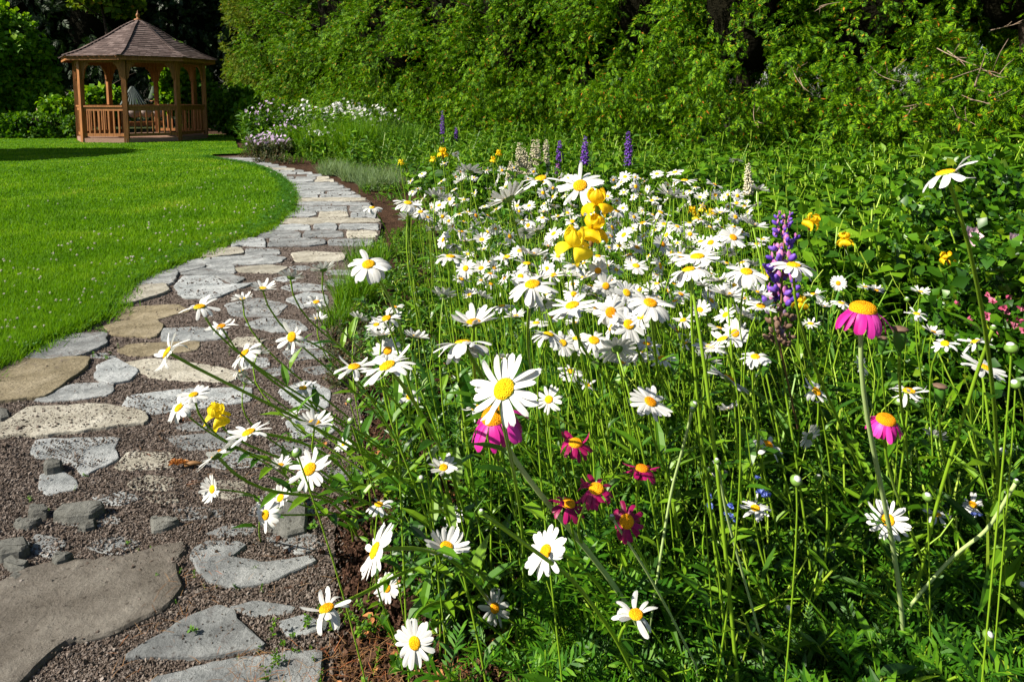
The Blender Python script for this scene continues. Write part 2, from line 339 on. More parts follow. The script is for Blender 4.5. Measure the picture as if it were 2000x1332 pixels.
LAWN_G = [tuple(p) for p in LEFT_G]+[tuple(G(418, 303.5)[:2]), tuple(G(498, 301)[:2]), tuple(G(520, 290)[:2]), (-6.6, 16.4), (-9.2, 22.5), (-30, 22.5), (-30, 2.5)]
sheet('lawn', LAWN_G, .022, M['lawnbase'], wob=.02)

# ------------------------------------------------------------------ flagstones
STONES = []     # polygons in ground coordinates (for gravel test)
def smooth_outline(poly, rough, seed):
    poly = np.array(poly, float); n = len(poly); out = []
    c = poly.mean(0); size = np.linalg.norm(poly-c, axis=1).mean()
    # corner cutting, then fine jagged noise
    q = poly
    for _ in range(1):
        a = q; b = np.roll(q, -1, 0); q = np.stack([a*.9+b*.1, a*.1+b*.9], 1).reshape(-1, 2)
    for i in range(len(q)):
        a, b = q[i], q[(i+1) % len(q)]; k = max(1, min(12, int(np.linalg.norm(b-a)/.018)))
        for j in range(k): out.append(a+(b-a)*j/k)
    q = np.array(out); p3 = np.stack([q[:, 0], q[:, 1], np.full(len(q), seed*1.7)], 1)
    q = q+rough*min(size, .14)*np.stack([snoise(p3, 14, seed)+.6*snoise(p3, 45, seed+5), snoise(p3, 14, seed+2)+.6*snoise(p3, 45, seed+7)], 1)
    return q
def slab(name, poly, z0, top, mat, rough=.05, seed=0, bev=.006, tilt=(0, 0), keep=True):
    q = smooth_outline(poly, rough, seed); c = q.mean(0)
    if 0.5*np.sum(q[:, 0]*np.roll(q[:, 1], -1)-q[:, 1]*np.roll(q[:, 0], -1)) < 0: q = q[::-1]
    t = norm(np.roll(q, -1, 0)-np.roll(q, 1, 0)); nrm = np.stack([t[:, 1], -t[:, 0]], 1)
    r = np.random.RandomState(seed); n = len(q)
    def ring(off, z): 
        zz = z+(q-c)@np.array(tilt); return np.column_stack([q+nrm*off, zz])
    jag = .25*bev*snoise(np.column_stack([q, np.zeros(n)]), 60, seed+3)
    V = np.vstack([ring(0.004, z0), ring(0, top-bev*.9), ring(-bev*.55, top-bev*.2+jag), ring(-bev*1.6, top+jag*.4)]); V[:, :2] -= c
    i = np.arange(3)[:, None]*n; j = np.arange(n)[None]; j2 = (j+1) % n
    F = np.stack([i+j, i+j2, i+n+j2, i+n+j], 2).reshape(-1, 4)
    from mathutils.geometry import tessellate_polygon
    tri = np.array(tessellate_polygon([[Vector((*p[:2], 0)) for p in V[3*n:]]]))
    A = V[3*n:][tri]; fl = np.cross(A[:, 1]-A[:, 0], A[:, 2]-A[:, 0])[:, 2] < 0; tri[fl] = tri[fl][:, ::-1]
    mb = MB(); mb.add(V, [F, tri+3*n]); o = mb.obj(name, mat, smooth=False); o.location = (c[0], c[1], 0)
    if keep: STONES.append(q)
    return o
NEAR = [
 ([(-160, 1332+120), (-160, 1200), (0, 1150), (60, 1120), (200, 1103), (300, 1082), (362, 1074), (366, 1085), (350, 1112), (349, 1140), (357, 1158), (335, 1190), (300, 1215), (225, 1252), (140, 1268), (60, 1335), (0, 1400)], 'st_big', .034, 'large brown-grey flagstone filling the bottom left corner of the path'),
 ([(372, 1100), (378, 1082), (405, 1070), (470, 1070), (482, 1080), (455, 1102), (520, 1112), (610, 1098), (620, 1110), (535, 1148), (450, 1160), (400, 1142)], 'st_grey', .024, 'grey flagstone with a torn edge, right of the large corner stone'),
 ([(235, 1302), (355, 1225), (430, 1193), (465, 1208), (470, 1225), (525, 1278), (400, 1297)], 'st_grey', .026, 'pointed triangular grey flagstone below the large corner stone'),
 ([(290, 1345), (470, 1300), (632, 1288), (625, 1340), (600, 1420), (280, 1420)], 'st_grey', .03, 'grey flagstone cut by the bottom edge beside the dark soil'),
 ([(540, 1225), (595, 1208), (640, 1230), (600, 1250), (560, 1252)], 'st_blue', .02, 'small pale flagstone beside the low daisy near the dark soil'),
 ([(445, 1195), (500, 1183), (580, 1196), (570, 1210), (490, 1213)], 'st_grey', .02, 'narrow half-buried flagstone strewn with dry needles'),
 ([(65, 866), (236, 863), (228, 884), (235, 905), (165, 941), (140, 915), (60, 900)], 'st_blue', .022, 'bluish flagstone under the small loose grey rock'),
 ([(78, 935), (120, 925), (152, 945), (155, 962), (90, 978), (70, 960)], 'st_blue', .02, 'small bluish flagstone just below the loose grey rock'),
 ([(-120, 870), (-100, 845), (0, 838), (60, 803), (200, 798), (285, 813), (292, 835), (200, 846), (80, 862), (0, 862)], 'st_beige', .028, 'long beige speckled flagstone at the left edge of the photo'),
 ([(-160, 800), (-130, 760), (0, 722), (70, 710), (166, 709), (160, 730), (85, 780), (30, 788), (-60, 798)], 'st_tan', .03, 'large yellow-brown flagstone beside the lawn corner'),
 ([(55, 705), (120, 664), (205, 659), (207, 680), (155, 703), (90, 711)], 'st_grey', .03, 'grey flagstone shaded by blades at the lawn edge'),
 ([(190, 745), (192, 722), (225, 708), (272, 732), (255, 750), (215, 756)], 'st_blue', .026, 'small pale blue-grey flagstone right of the yellow-brown one'),
 ([(70, 788), (140, 759), (222, 754), (215, 778), (110, 791)], 'st_grey', .022, 'flat grey flagstone above the long beige one'),
 ([(250, 800), (262, 780), (360, 768), (480, 764), (485, 790), (420, 800), (300, 814)], 'st_blue', .02, 'half-buried bluish flagstone behind the yellow iris on the path'),
 ([(205, 645), (240, 634), (305, 630), (318, 642), (300, 665), (225, 660)], 'st_tan', .026, 'yellowish flagstone left of a long bluish one'),
 ([(320, 648), (380, 645), (440, 652), (432, 668), (320, 672)], 'st_blue', .022, 'long bluish flagstone behind the leaning daisy heads'),
 ([(232, 690), (260, 677), (388, 672), (380, 690), (270, 702)], 'st_tan', .02, 'low tan flagstone under the ragged leftmost daisy'),
 ([(215, 603), (258, 567), (322, 562), (328, 576), (262, 598)], 'st_beige', .032, 'pale lozenge flagstone touching the lawn, middle of the bend'),
 ([(252, 566), (272, 545), (335, 534), (347, 538), (335, 560)], 'st_grey', .03, 'squarish grey flagstone at the lawn edge'),
 ([(205, 625), (230, 606), (345, 600), (370, 612), (300, 630)], 'st_tan', .02, 'tan flagstone worn low beside the lawn'),
 ([(343, 566), (360, 546), (415, 545), (440, 562), (490, 558), (420, 586), (362, 586)], 'st_blue', .026, 'bluish flagstone with a rusty fleck in the path centre'),
 ([(355, 541), (400, 529), (445, 541), (478, 548), (455, 560), (420, 543)], 'st_grey', .026, 'curved grey flagstone behind the rusty flecked one'),
 ([(315, 533), (345, 521), (400, 519), (398, 527), (350, 537)], 'st_grey', .024, 'thin grey flagstone tight against the lawn'),
 ([(405, 528), (430, 519), (455, 524), (460, 538), (430, 538)], 'st_grey', .024, 'small rounded grey flagstone between two curved ones'),
 ([(365, 515), (400, 509), (500, 503), (555, 508), (540, 518), (420, 524)], 'st_grey', .024, 'long grey flagstone across the middle of the path'),
 ([(460, 528), (520, 522), (560, 527), (540, 538), (475, 536)], 'st_beige', .022, 'beige flagstone sunk in gravel mid path'),
 ([(570, 500), (600, 496), (672, 500), (668, 514), (580, 516)], 'st_beige', .026, 'beige flagstone by the grass tuft on the right'),
 ([(480, 502), (485, 490), (545, 492), (545, 502)], 'st_grey', .024, 'small grey flagstone cracked off a longer one'),
 ([(395, 505), (402, 492), (470, 489), (475, 500), (420, 507)], 'st_beige', .03, 'raised pale flagstone by the lawn where the path narrows'),
 ([(480, 640), (520, 625), (580, 632), (600, 650), (540, 655)], 'st_blue', .02, 'small flagstone between the leaning daisy stems'),
 ([(560, 590), (600, 575), (640, 582), (640, 600), (590, 606)], 'st_blue', .02, 'flagstone half hidden by the right-hand grass tuft'),
 ([(440, 600), (500, 588), (560, 600), (540, 622), (460, 622)], 'st_grey', .02, 'worn flagstone under the daisy facing upward'),
 ([(545, 770), (600, 750), (645, 770), (640, 800), (580, 806)], 'st_blue', .02, 'flagstone behind the bunch of leaning stems'),
 ([(560, 830), (620, 815), (660, 840), (640, 860), (580, 862)], 'st_blue', .02, 'flagstone partly under the broad white daisy'),
 ([(405, 1050), (440, 1036), (500, 1040), (490, 1052), (430, 1058)], 'st_grey', .018, 'sliver of grey flagstone in needles'),
 ([(250, 715), (300, 706), (420, 720), (470, 735), (440, 752), (300, 745)], 'st_beige', .018, 'almost buried pale flagstone behind the ragged daisy'),
 ([(330, 860), (420, 850), (480, 862), (460, 882), (360, 885)], 'st_grey', .0165, 'almost buried grey flagstone left of the side-facing daisy'),
]
SG = 'flagstones of the garden path'
for k, (poly, mt, top, lab) in enumerate(NEAR):
    pg = np.array([G(x, y)[:2] for x, y in poly]); pc = pg.mean(0); pg = pc+(pg-pc)*(1.0 if k < 9 or len(poly) > 12 else 1.09)
    o = slab('flagstone', pg, -.01, top+(-.006 if k == 0 else -.002), M[mt], .045, seed=k+1, bev=.004 if k else .01)
    tag(o, lab, 'flagstone', SG)
# the rest of the path, laid in rows towards the bend and beyond
def along(poly, y):
    poly = np.array(poly); 
    for i in range(len(poly)-1):
        if (poly[i][1]-y)*(poly[i+1][1]-y) <= 0 and poly[i][1] != poly[i+1][1]:
            t = (y-poly[i][1])/(poly[i+1][1]-poly[i][1]); return poly[i][0]+t*(poly[i+1][0]-poly[i][0])
    return poly[-1][0]
LEFTD = LEFT; RIGHTD = RIGHT
rs = np.random.RandomState(3); ypx = 486.0; rows = []
while ypx > 308:
    gy = G(1000, ypx)[1]; rows.append(ypx)
    ypx = 190+(ypx-190)/(1+(.27+.13*rs.rand())/gy*1.0)
for i in range(len(rows)-1):
    y0, y1 = rows[i], rows[i+1]; ym = (y0+y1)/2
    xl, xr = along(LEFTD, ym), along(RIGHTD, ym)
    n = rs.choice([1, 1, 2, 2, 3]) if ym > 330 else rs.choice([1, 2])
    cuts = np.concatenate([[0], np.sort(rs.uniform(.2, .8, n-1)) if n < 3 else [rs.uniform(.22, .4), rs.uniform(.58, .78)], [1]])
    for j in range(n):
        a, b = xl+(xr-xl)*cuts[j], xl+(xr-xl)*cuts[j+1]; g = (xr-xl)*.007+.6
        w = b-a; h = y0-y1
        ja, jb = rs.uniform(-.5, .5, 2)*h*1.3
        def jx(): return rs.uniform(-.09, .09)*w
        def jy(): return rs.uniform(-.15, .15)*h
        if rs.rand() < .03: continue
        pl = [(a+g+jx()*.4, y0-h*.06+ja*.3+jy()), (a+w*.35+jx(), y0-h*.01+jy()), (a+w*.7+jx(), y0-h*.02+jy()), (b-g, y0-h*.08+jb*.3+jy()), (b-g+jx()*.4, (y0+y1)/2+jy()), (b-g*2, y1+h*.1+jy()),
              (a+w*.6+jx(), y1+h*.04+jy()), (a+w*.3+jx(), y1+h*.05+jy()), (a+g*2, y1+h*.12+jy()), (a+g, (y0+y1)/2)]
        mt = rs.choice(['st_grey', 'st_blue', 'st_blue', 'st_grey', 'st_grey', 'st_grey', 'st_beige'])
        o = slab('flagstone', [G(x, y)[:2] for x, y in pl], -.01, .019+.008*rs.rand(), M[mt], .03, seed=100+i*5+j, bev=.006)
        zone = 'grey flagstone in the sunny stretch where the path narrows past the lawn tip' if ym > 395 else ('pale flagstone of the path where it curves left towards the gazebo' if ym > 335 else 'distant pale flagstone at the far end of the path below the pink flowers')
        tag(o, zone, 'flagstone', SG)
# nearly buried flat stones between the larger ones
rb = np.random.RandomState(17); made = 0
for tr in range(2500):
    if made >= 95: break
    cx, cy = rb.uniform(90, 690), rb.uniform(500, 1180); xl, xr = along([(a, b) for a, b in LEFT]+[(-140, 860), (-140, 1400)], cy), along(RIGHT, cy)
    if not xl+20 < cx < xr-5: continue
    w = rb.uniform(45, 130)*(cy-190)/500+12; h = w*(cy-190)/1333*rb.uniform(.4, .8)*1.1; k = rb.randint(6, 9); a = np.sort(rb.uniform(0, 2*pi, k)+.0)
    if np.max(np.diff(np.append(a, a[0]+2*pi))) > 1.7: continue
    pl = np.array([G(cx+cos(t)*w*.5*rb.uniform(.8, 1.1), cy-sin(t)*h*.5*rb.uniform(.8, 1.1))[:2] for t in a])
    if any(inpoly(pl, q).any() or inpoly(q, pl).any() for q in STONES): continue
    o = slab('flagstone', pl, -.01, .0150+.003*rb.rand(), M[rb.choice(['st_grey', 'st_blue', 'st_beige', 'st_grey'])], .06, seed=400+tr, bev=.002); made += 1
    tag(o, 'small flat stone almost level with the gravel between the larger flagstones', 'flagstone', SG)
SUNK = len(STONES)-made
# loose stones lying on the gravel
LOOSE = [
 ([(87, 912), (104, 906), (122, 910), (122, 920), (90, 926)], .05, 'small loose grey rock sitting on a bluish flagstone', (0, 0)),
 ([(105, 1012), (125, 998), (200, 992), (205, 1000), (180, 1016), (130, 1020)], .05, 'flat wedge of loose stone, largest of the cluster left of the path', (.02, .05)),
 ([(55, 1008), (58, 998), (92, 996), (93, 1010), (62, 1013)], .045, 'small chunky loose stone left of the largest wedge', (0, 0)),
 ([(25, 1024), (50, 1014), (85, 1018), (60, 1030), (38, 1032)], .035, 'thin dark loose stone at the left of the cluster', (0, 0)),
 ([(150, 1030), (165, 1020), (190, 1018), (186, 1030), (165, 1036)], .035, 'small loose stone tucked below the largest wedge', (0, 0)),
 ([(294, 1014), (300, 1038), (322, 1034), (352, 1022), (335, 1014)], .035, 'pale triangular loose stone alone on the gravel', (.01, .06)),
 ([(-30, 1090), (-10, 1075), (20, 1066), (50, 1064), (58, 1080), (40, 1090), (0, 1096)], .05, 'loose grey stone at the left edge above the large flagstone', (0, .04)),
 ([(5, 1100), (30, 1094), (58, 1098), (50, 1112), (20, 1112)], .035, 'low loose stone beneath the one at the left edge', (0, 0)),
 ([(102, 1100), (108, 1090), (145, 1090), (130, 1102), (110, 1108)], .045, 'dark narrow loose stone on top edge of the large flagstone', (0, 0)),
 ([(15, 1132), (25, 1120), (42, 1118), (45, 1132), (30, 1136)], .03, 'pebble-sized dark loose stone by the left edge', (0, 0)),
 ([(522, 1030), (530, 1000), (556, 972), (588, 978), (600, 1000), (598, 1038), (560, 1048)], .045, 'light grey rock under the daisies at the bed edge', (-.05, .08)),
 ([(-20, 815), (0, 803), (18, 806), (20, 818), (0, 822)], .04, 'small stone at the left edge by the beige flagstone', (0, 0)),
 ([(1605, 1275), (1612, 1262), (1632, 1262), (1636, 1278), (1618, 1284)], .04, 'small brown stone among feathery leaves, bottom right', (0, 0)),
]
for k, (poly, top, lab, tl) in enumerate(LOOSE):
    z0 = .02
    o = slab('loose_stone', [G(x, y, .02)[:2] for x, y in poly], .0, top, M['rock'], .05, seed=300+k, bev=.011, tilt=tl, keep=k in (10,))
    tag(o, lab, 'stone', 'loose stones lying on and by the path')

# ------------------------------------------------------------------ gravel chips, clods, needles
def octa(seed):
    r = np.random.RandomState(seed); v = np.array([[1, 0, 0], [-1, 0, 0], [0, 1, 0], [0, -1, 0], [0, 0, 1], [0, 0, -1]], float)*r.uniform(.6, 1.2, (6, 1))+r.normal(0, .15, (6, 3))
    f = np.array([[0, 2, 4], [2, 1, 4], [1, 3, 4], [3, 0, 4], [2, 0, 5], [1, 2, 5], [3, 1, 5], [0, 3, 5]]); return v, f
def randrot(n, r):
    q = r.normal(size=(n, 4)); q /= np.linalg.norm(q, axis=1, keepdims=True); a, b, c, d = q.T
    return np.stack([np.stack([1-2*(c*c+d*d), 2*(b*c-a*d), 2*(b*d+a*c)], 1), np.stack([2*(b*c+a*d), 1-2*(b*b+d*d), 2*(c*d-a*b)], 1), np.stack([2*(b*d-a*c), 2*(c*d+a*b), 1-2*(b*b+c*c)], 1)], 1)
def sample_ground(n, poly, r, pw=1.0, px=(-80, 2080), y0=.9, y1=12):
    """points inside a ground polygon, thinning with distance"""
    out = []; tot = 0
    while tot < n:
        k = n*2; u = r.rand(k)
        d = (y0**(1-pw)+u*(y1**(1-pw)-y0**(1-pw)))**(1/(1-pw)) if abs(pw-1) > 1e-3 else y0*(y1/y0)**u
        x = (r.uniform(px[0], px[1], k)-1000)/FPX*(d*cos(PITCH)+CAMH*sin(PITCH))
        p = np.stack([x, d], 1); p = p[inpoly(p, poly)]; out.append(p); tot += len(p)
        if len(out) > 60: break
    return np.concatenate(out)[:n]
def on_stone(p, qs=None):
    m = np.zeros(len(p), bool)
    for q in (STONES if qs is None else qs): 
        lo, hi = q.min(0), q.max(0); c = (p[:, 0] > lo[0]) & (p[:, 0] < hi[0]) & (p[:, 1] > lo[1]) & (p[:, 1] < hi[1])
        if c.any():
            idx = np.where(c)[0]; m[idx] |= inpoly(p[idx], q)
    return m
r = np.random.RandomState(11); mb = MB()
PATHWIDE = [tuple(p) for p in LEFT_G]+[tuple(p) for p in RIGHT_G[::-1]]+[(-2.2, .7), (-2.6, 2.0)]
p = sample_ground(150000, PATHWIDE, r, 2.2, y0=1.0, y1=9)
st = on_stone(p); p += r.normal(0, .03, p.shape); sc = r.uniform(.0014, .0038, len(p))*(1+.25*(p[:, 1]-1)); sc[r.rand(len(p)) < .05] *= 1.7; sc[r.rand(len(p)) < .03] *= 1.8
nz = snoise(np.column_stack([p, np.zeros(len(p))]), 6, 77)
sk = on_stone(p, STONES[SUNK:SUNK+made]); keep = ~st | ((r.rand(len(p)) < .35) & (nz > .3)) | (r.rand(len(p)) < .012) | (sk & (r.rand(len(p)) < .1))
p, sc, st = p[keep], sc[keep], st[keep]
for s_ in range(3):
    k = np.arange(len(p)) % 3 == s_; v, f = octa(s_)
    z = np.where(sk[keep][k], .0165, np.where(st[k], .024, .013))+sc[k]*.35
    scatter(mb, v*np.array([1, 1, .7]), f, randrot(k.sum(), r), np.column_stack([p[k], z]), sc[k])
o = mb.obj('gravel', M['chips'], smooth=False); tag(o, 'crushed dark purplish gravel between the flagstones', 'gravel', kind='stuff')
BAREBED = [G(x, y)[:2] for x, y in [(560, 1450), (590, 1250), (560, 1120), (530, 1010), (610, 900), (670, 760), (610, 660), (640, 600), (760, 560), (860, 700), (1000, 900), (1100, 1100), (1300, 1450)]]
mb = MB(); p = sample_ground(16000, BAREBED, r, 2.2, y0=.95, y1=5); sc = r.uniform(.002, .008, len(p))*(1+.2*p[:, 1]); sc[r.rand(len(p)) < .05] *= 2.2
v, f = octa(9); v2, f2 = octa(12)
scatter(mb, v*np.array([1, 1, .8]), f, randrot(len(p), r), np.column_stack([p, .004+.3*sc+.006*snoise(np.column_stack([p, np.zeros(len(p))]), 9, 1)]), sc)
o = mb.obj('soil_clods', M['clod'], smooth=False); tag(o, 'crumbly brown clods of bare soil at the bed edge', 'soil', kind='stuff')
# dry needles: clumps mostly at the bed edge
NEED = [G(x, y)[:2] for x, y in [(60, 1450), (380, 1100), (360, 980), (250, 900), (300, 700), (620, 640), (760, 600), (900, 800), (960, 1100), (1100, 1450)]]
mb = MB(); p = sample_ground(17000, NEED, r, 2.0, y0=1.0, y1=4.5)
nz = snoise(np.column_stack([p, np.zeros(len(p))]), 5, 31); px_, py_, _ = to_px(np.column_stack([p, np.zeros(len(p))]))
w = np.clip((px_-250)/350, 0.12, 1)*np.clip(.35+nz, 0.03, 1); p = p[r.rand(len(p)) < w]
ln = r.uniform(.012, .045, len(p)); a = r.uniform(0, 2*pi, len(p))
dirs = np.column_stack([np.cos(a), np.sin(a), r.uniform(-.1, .25, len(p))])
tv = np.array([[-.03, 0, 0], [.03, 0, 0], [.05, .5, .05], [-.01, .5, .05], [.0, 1, 0]], float); tf = np.array([[0, 1, 2, 3]]); tf3 = np.array([[3, 2, 4]])
z = np.where(on_stone(p), .036, .017)+r.uniform(0, .008, len(p))
scatter(mb, tv*np.array([.45, 1, 1]), [(tf, 0), (tf3, 0)], frames(dirs), np.column_stack([p, z]), ln)
o = mb.obj('dry_needles', M['straw'], smooth=False); tag(o, 'scattered dry brown needles and straw at the bed edge', 'dry needles', kind='stuff')

# ------------------------------------------------------------------ grass of the lawn
def blades(mb, p, z0, h, w, r, lean=.35, mi=0):
    n = len(p); a = r.uniform(0, 2*pi, n); 
    d = np.column_stack([np.cos(a)*lean*r.rand(n), np.sin(a)*lean*r.rand(n), np.ones(n)])
    tv = np.array([[-.5, 0, 0], [.5, 0, 0], [.38, .5, .0], [-.38, .5, .0], [0, 1, .0]]); 
    fr = frames(d, roll=r.uniform(0, 2*pi, n)); bend = r.uniform(.05, .4, n)*h
    V = np.zeros((n, 5, 3))
    for k in range(5):
        V[:, k] = fr[:, :, 0]*(tv[k, 0]*w)[:, None]+fr[:, :, 1]*(tv[k, 1]*h)[:, None]+fr[:, :, 2]*(bend*tv[k, 1]**2)[:, None]
    V += np.column_stack([p, np.broadcast_to(z0, (n,))])[:, None, :]
    b = np.arange(n)[:, None]*5
    mb.add(V.reshape(-1, 3), [b+np.array([[0, 1, 2, 3]]), b+np.array([[3, 2, 4]])], mi)
r = np.random.RandomState(21); mb = MB(); LG = [tuple(p) for p in LAWN_G]
for n, y0, y1, pw, h0, w0 in [(90000, 2.3, 6, 2.0, .05, .0035), (80000, 6, 12, 1.6, .038, .008), (60000, 12, 24, 1.2, .022, .018)]:
    p = sample_ground(n, LG, r, pw, px=(-60, 620), y0=y0, y1=y1)
    nz = snoise(np.column_stack([p, np.zeros(len(p))]), 1.6, 5)
    blades(mb, p, .02, h0*r.uniform(.5, 1.25, len(p))*(1+.25*nz), w0*r.uniform(.7, 1.3, len(p))*(p[:, 1]/y0)**.7, r, .9)
# taller untrimmed fringe along the path edge
ed = np.array(LEFT_G); seg = np.linalg.norm(np.diff(ed, axis=0), axis=1); cs = np.concatenate([[0], np.cumsum(seg)])
n = 26000; t = cs[-1]*r.rand(n)**1.6; i = np.clip(np.searchsorted(cs, t)-1, 0, len(seg)-1); q = ed[i]+(ed[i+1]-ed[i])*((t-cs[i])/seg[i])[:, None]
q += r.normal(0, .035, (n, 2))*(1+1.2*np.clip(snoise(np.column_stack([q, np.zeros(n)]), 3, 8), 0, 1))[:, None]+np.array([-.015, .015]); 
blades(mb, q, .015, r.uniform(.03, .085, n)*np.clip(4/q[:, 1], .3, 1), .0035*(q[:, 1]/2.5)**.7, r, 1.5)
o = mb.obj('lawn_grass', M['grass'], smooth=False); tag(o, 'bright green lawn grass, ragged along the path', 'grass', kind='stuff')
# clover leaves in the lawn edge
mb = MB(); tv = []; tf = []
for k in range(3):
    a = k*2*pi/3; c, s_ = cos(a), sin(a)
    b = np.array([[0, 0, 0], [.35, .55, .12], [0, 1.0, .06], [-.35, .55, .12]]); b = np.stack([b[:, 0]*c-b[:, 1]*s_, b[:, 0]*s_+b[:, 1]*c, b[:, 2]], 1)
    tv.append(b); tf.append([4*k, 4*k+1, 4*k+2, 4*k+3])
tv = np.vstack(tv); tf = np.array(tf)
n = 9000; t = cs[-1]*r.rand(n)**1.7; i = np.clip(np.searchsorted(cs, t)-1, 0, len(seg)-1); q = ed[i]+(ed[i+1]-ed[i])*((t-cs[i])/seg[i])[:, None]
q += np.abs(r.normal(0, .22, (n, 1)))*np.array([[-.6, .8]])+r.normal(0, .03, (n, 2))
up = np.column_stack([r.normal(0, .35, (n, 2)), np.ones(n)]); fr = frames(np.column_stack([r.normal(size=(n, 2)), np.zeros(n)]), up=up)
scatter(mb, tv, tf, fr, np.column_stack([q, r.uniform(.025, .06, n)]), r.uniform(.007, .013, n)*(q[:, 1]/2.5)**.5)
o = mb.obj('clover_leaves', M['clover'], smooth=False); tag(o, 'dark clover leaves creeping along the lawn edge', 'clover', kind='stuff')
# clover flowers: 300 individuals
mb = MB(); v, f = ellipsoid((1, 1, .85), 8, 6); r2 = np.random.RandomState(4)
for k in range(26):
    a = r2.uniform(0, 2*pi); e = r2.uniform(-.5, 1.4); d = np.array([[cos(a)*cos(e), sin(a)*cos(e), sin(e)]])
    v, f = ellipsoid((.22, .5, .18), 5, 4); scatter(mb, v, f, frames(d), d*.75, 1.0)
v, f = tube(np.array([[0, 0, -.6], [.3, .2, -3.5], [.1, 0, -6.5]]), .12, 4); mb.add(v, f, 1)
cme = mb.mesh('clover_flower', [M['petal_cl'] if 'petal_cl' in M else M['petal'], M['stem']])
p = sample_ground(900, LG, r, 1.5, px=(-20, 580), y0=2.5, y1=13); q = np.array(LG)
de = np.min(np.linalg.norm(p[:, None, :]-ed[None], axis=2), 1); w = np.where(de < 1.3, 1, .15); p = p[r.rand(len(p)) < w*.6][:210]
for k, a in enumerate(p):
    o = mobj('clover_flower', cme); s_ = r.uniform(.005, .008)*(1 if a[1] < 5 else 1.25)
    o.location = (a[0], a[1], .055+.02*r.rand()); o.scale = (s_,)*3; o.rotation_euler = (r.normal(0, .3), r.normal(0, .3), r.uniform(0, 6))
    tag(o, 'tiny round white clover flower dotted in the lawn', 'clover flower', 'clover flowers in the lawn')
# ------------------------------------------------------------------ gazebo
V0 = G(249, 281); cdir = norm(-V0[:2]); RP = 1.68
def rot2(v, a): return np.array([v[0]*cos(a)-v[1]*sin(a), v[0]*sin(a)+v[1]*cos(a)])
GZC = V0[:2]-RP*rot2(cdir, radians(-15))
base_ang = atan2(cdir[1], cdir[0])
gz = empty('gazebo', (GZC[0], GZC[1], 0), 'octagonal reddish wooden gazebo with a flared shingle roof at the lawn end', 'gazebo')
def vert(k, rad, z): a = base_ang+radians(-15+45*k); return np.array([rad*cos(a), rad*sin(a), z])
ZD, ZR, ZE = .14, 1.0, 2.27
mb = MB(); v = np.array([vert(k, RP+.06, ZD) for k in range(8)]+[vert(k, RP+.06, 0) for k in range(8)])
mb.add(v, [np.array([[k, (k+1) % 8, 8+(k+1) % 8, 8+k][::-1] for k in range(8)])]); mb.add(v[:8], [np.array([[0, 1, 2], [0, 2, 3], [0, 3, 4], [0, 4, 5], [0, 5, 6], [0, 6, 7]])])
mb.obj('deck', M['deck'], gz, smooth=False)
for k in range(8):
    mb = MB(); a = base_ang+radians(-15+45*k); Mx = np.array([[cos(a), -sin(a), 0], [sin(a), cos(a), 0], [0, 0, 1]])
    v, f = box(vert(k, RP, (ZD+ZE)/2-.08+.005*k*0), (.115, .115, ZE+.12), Mx); mb.add(v, f); mb.obj('post', M['wood'], gz, smooth=False)
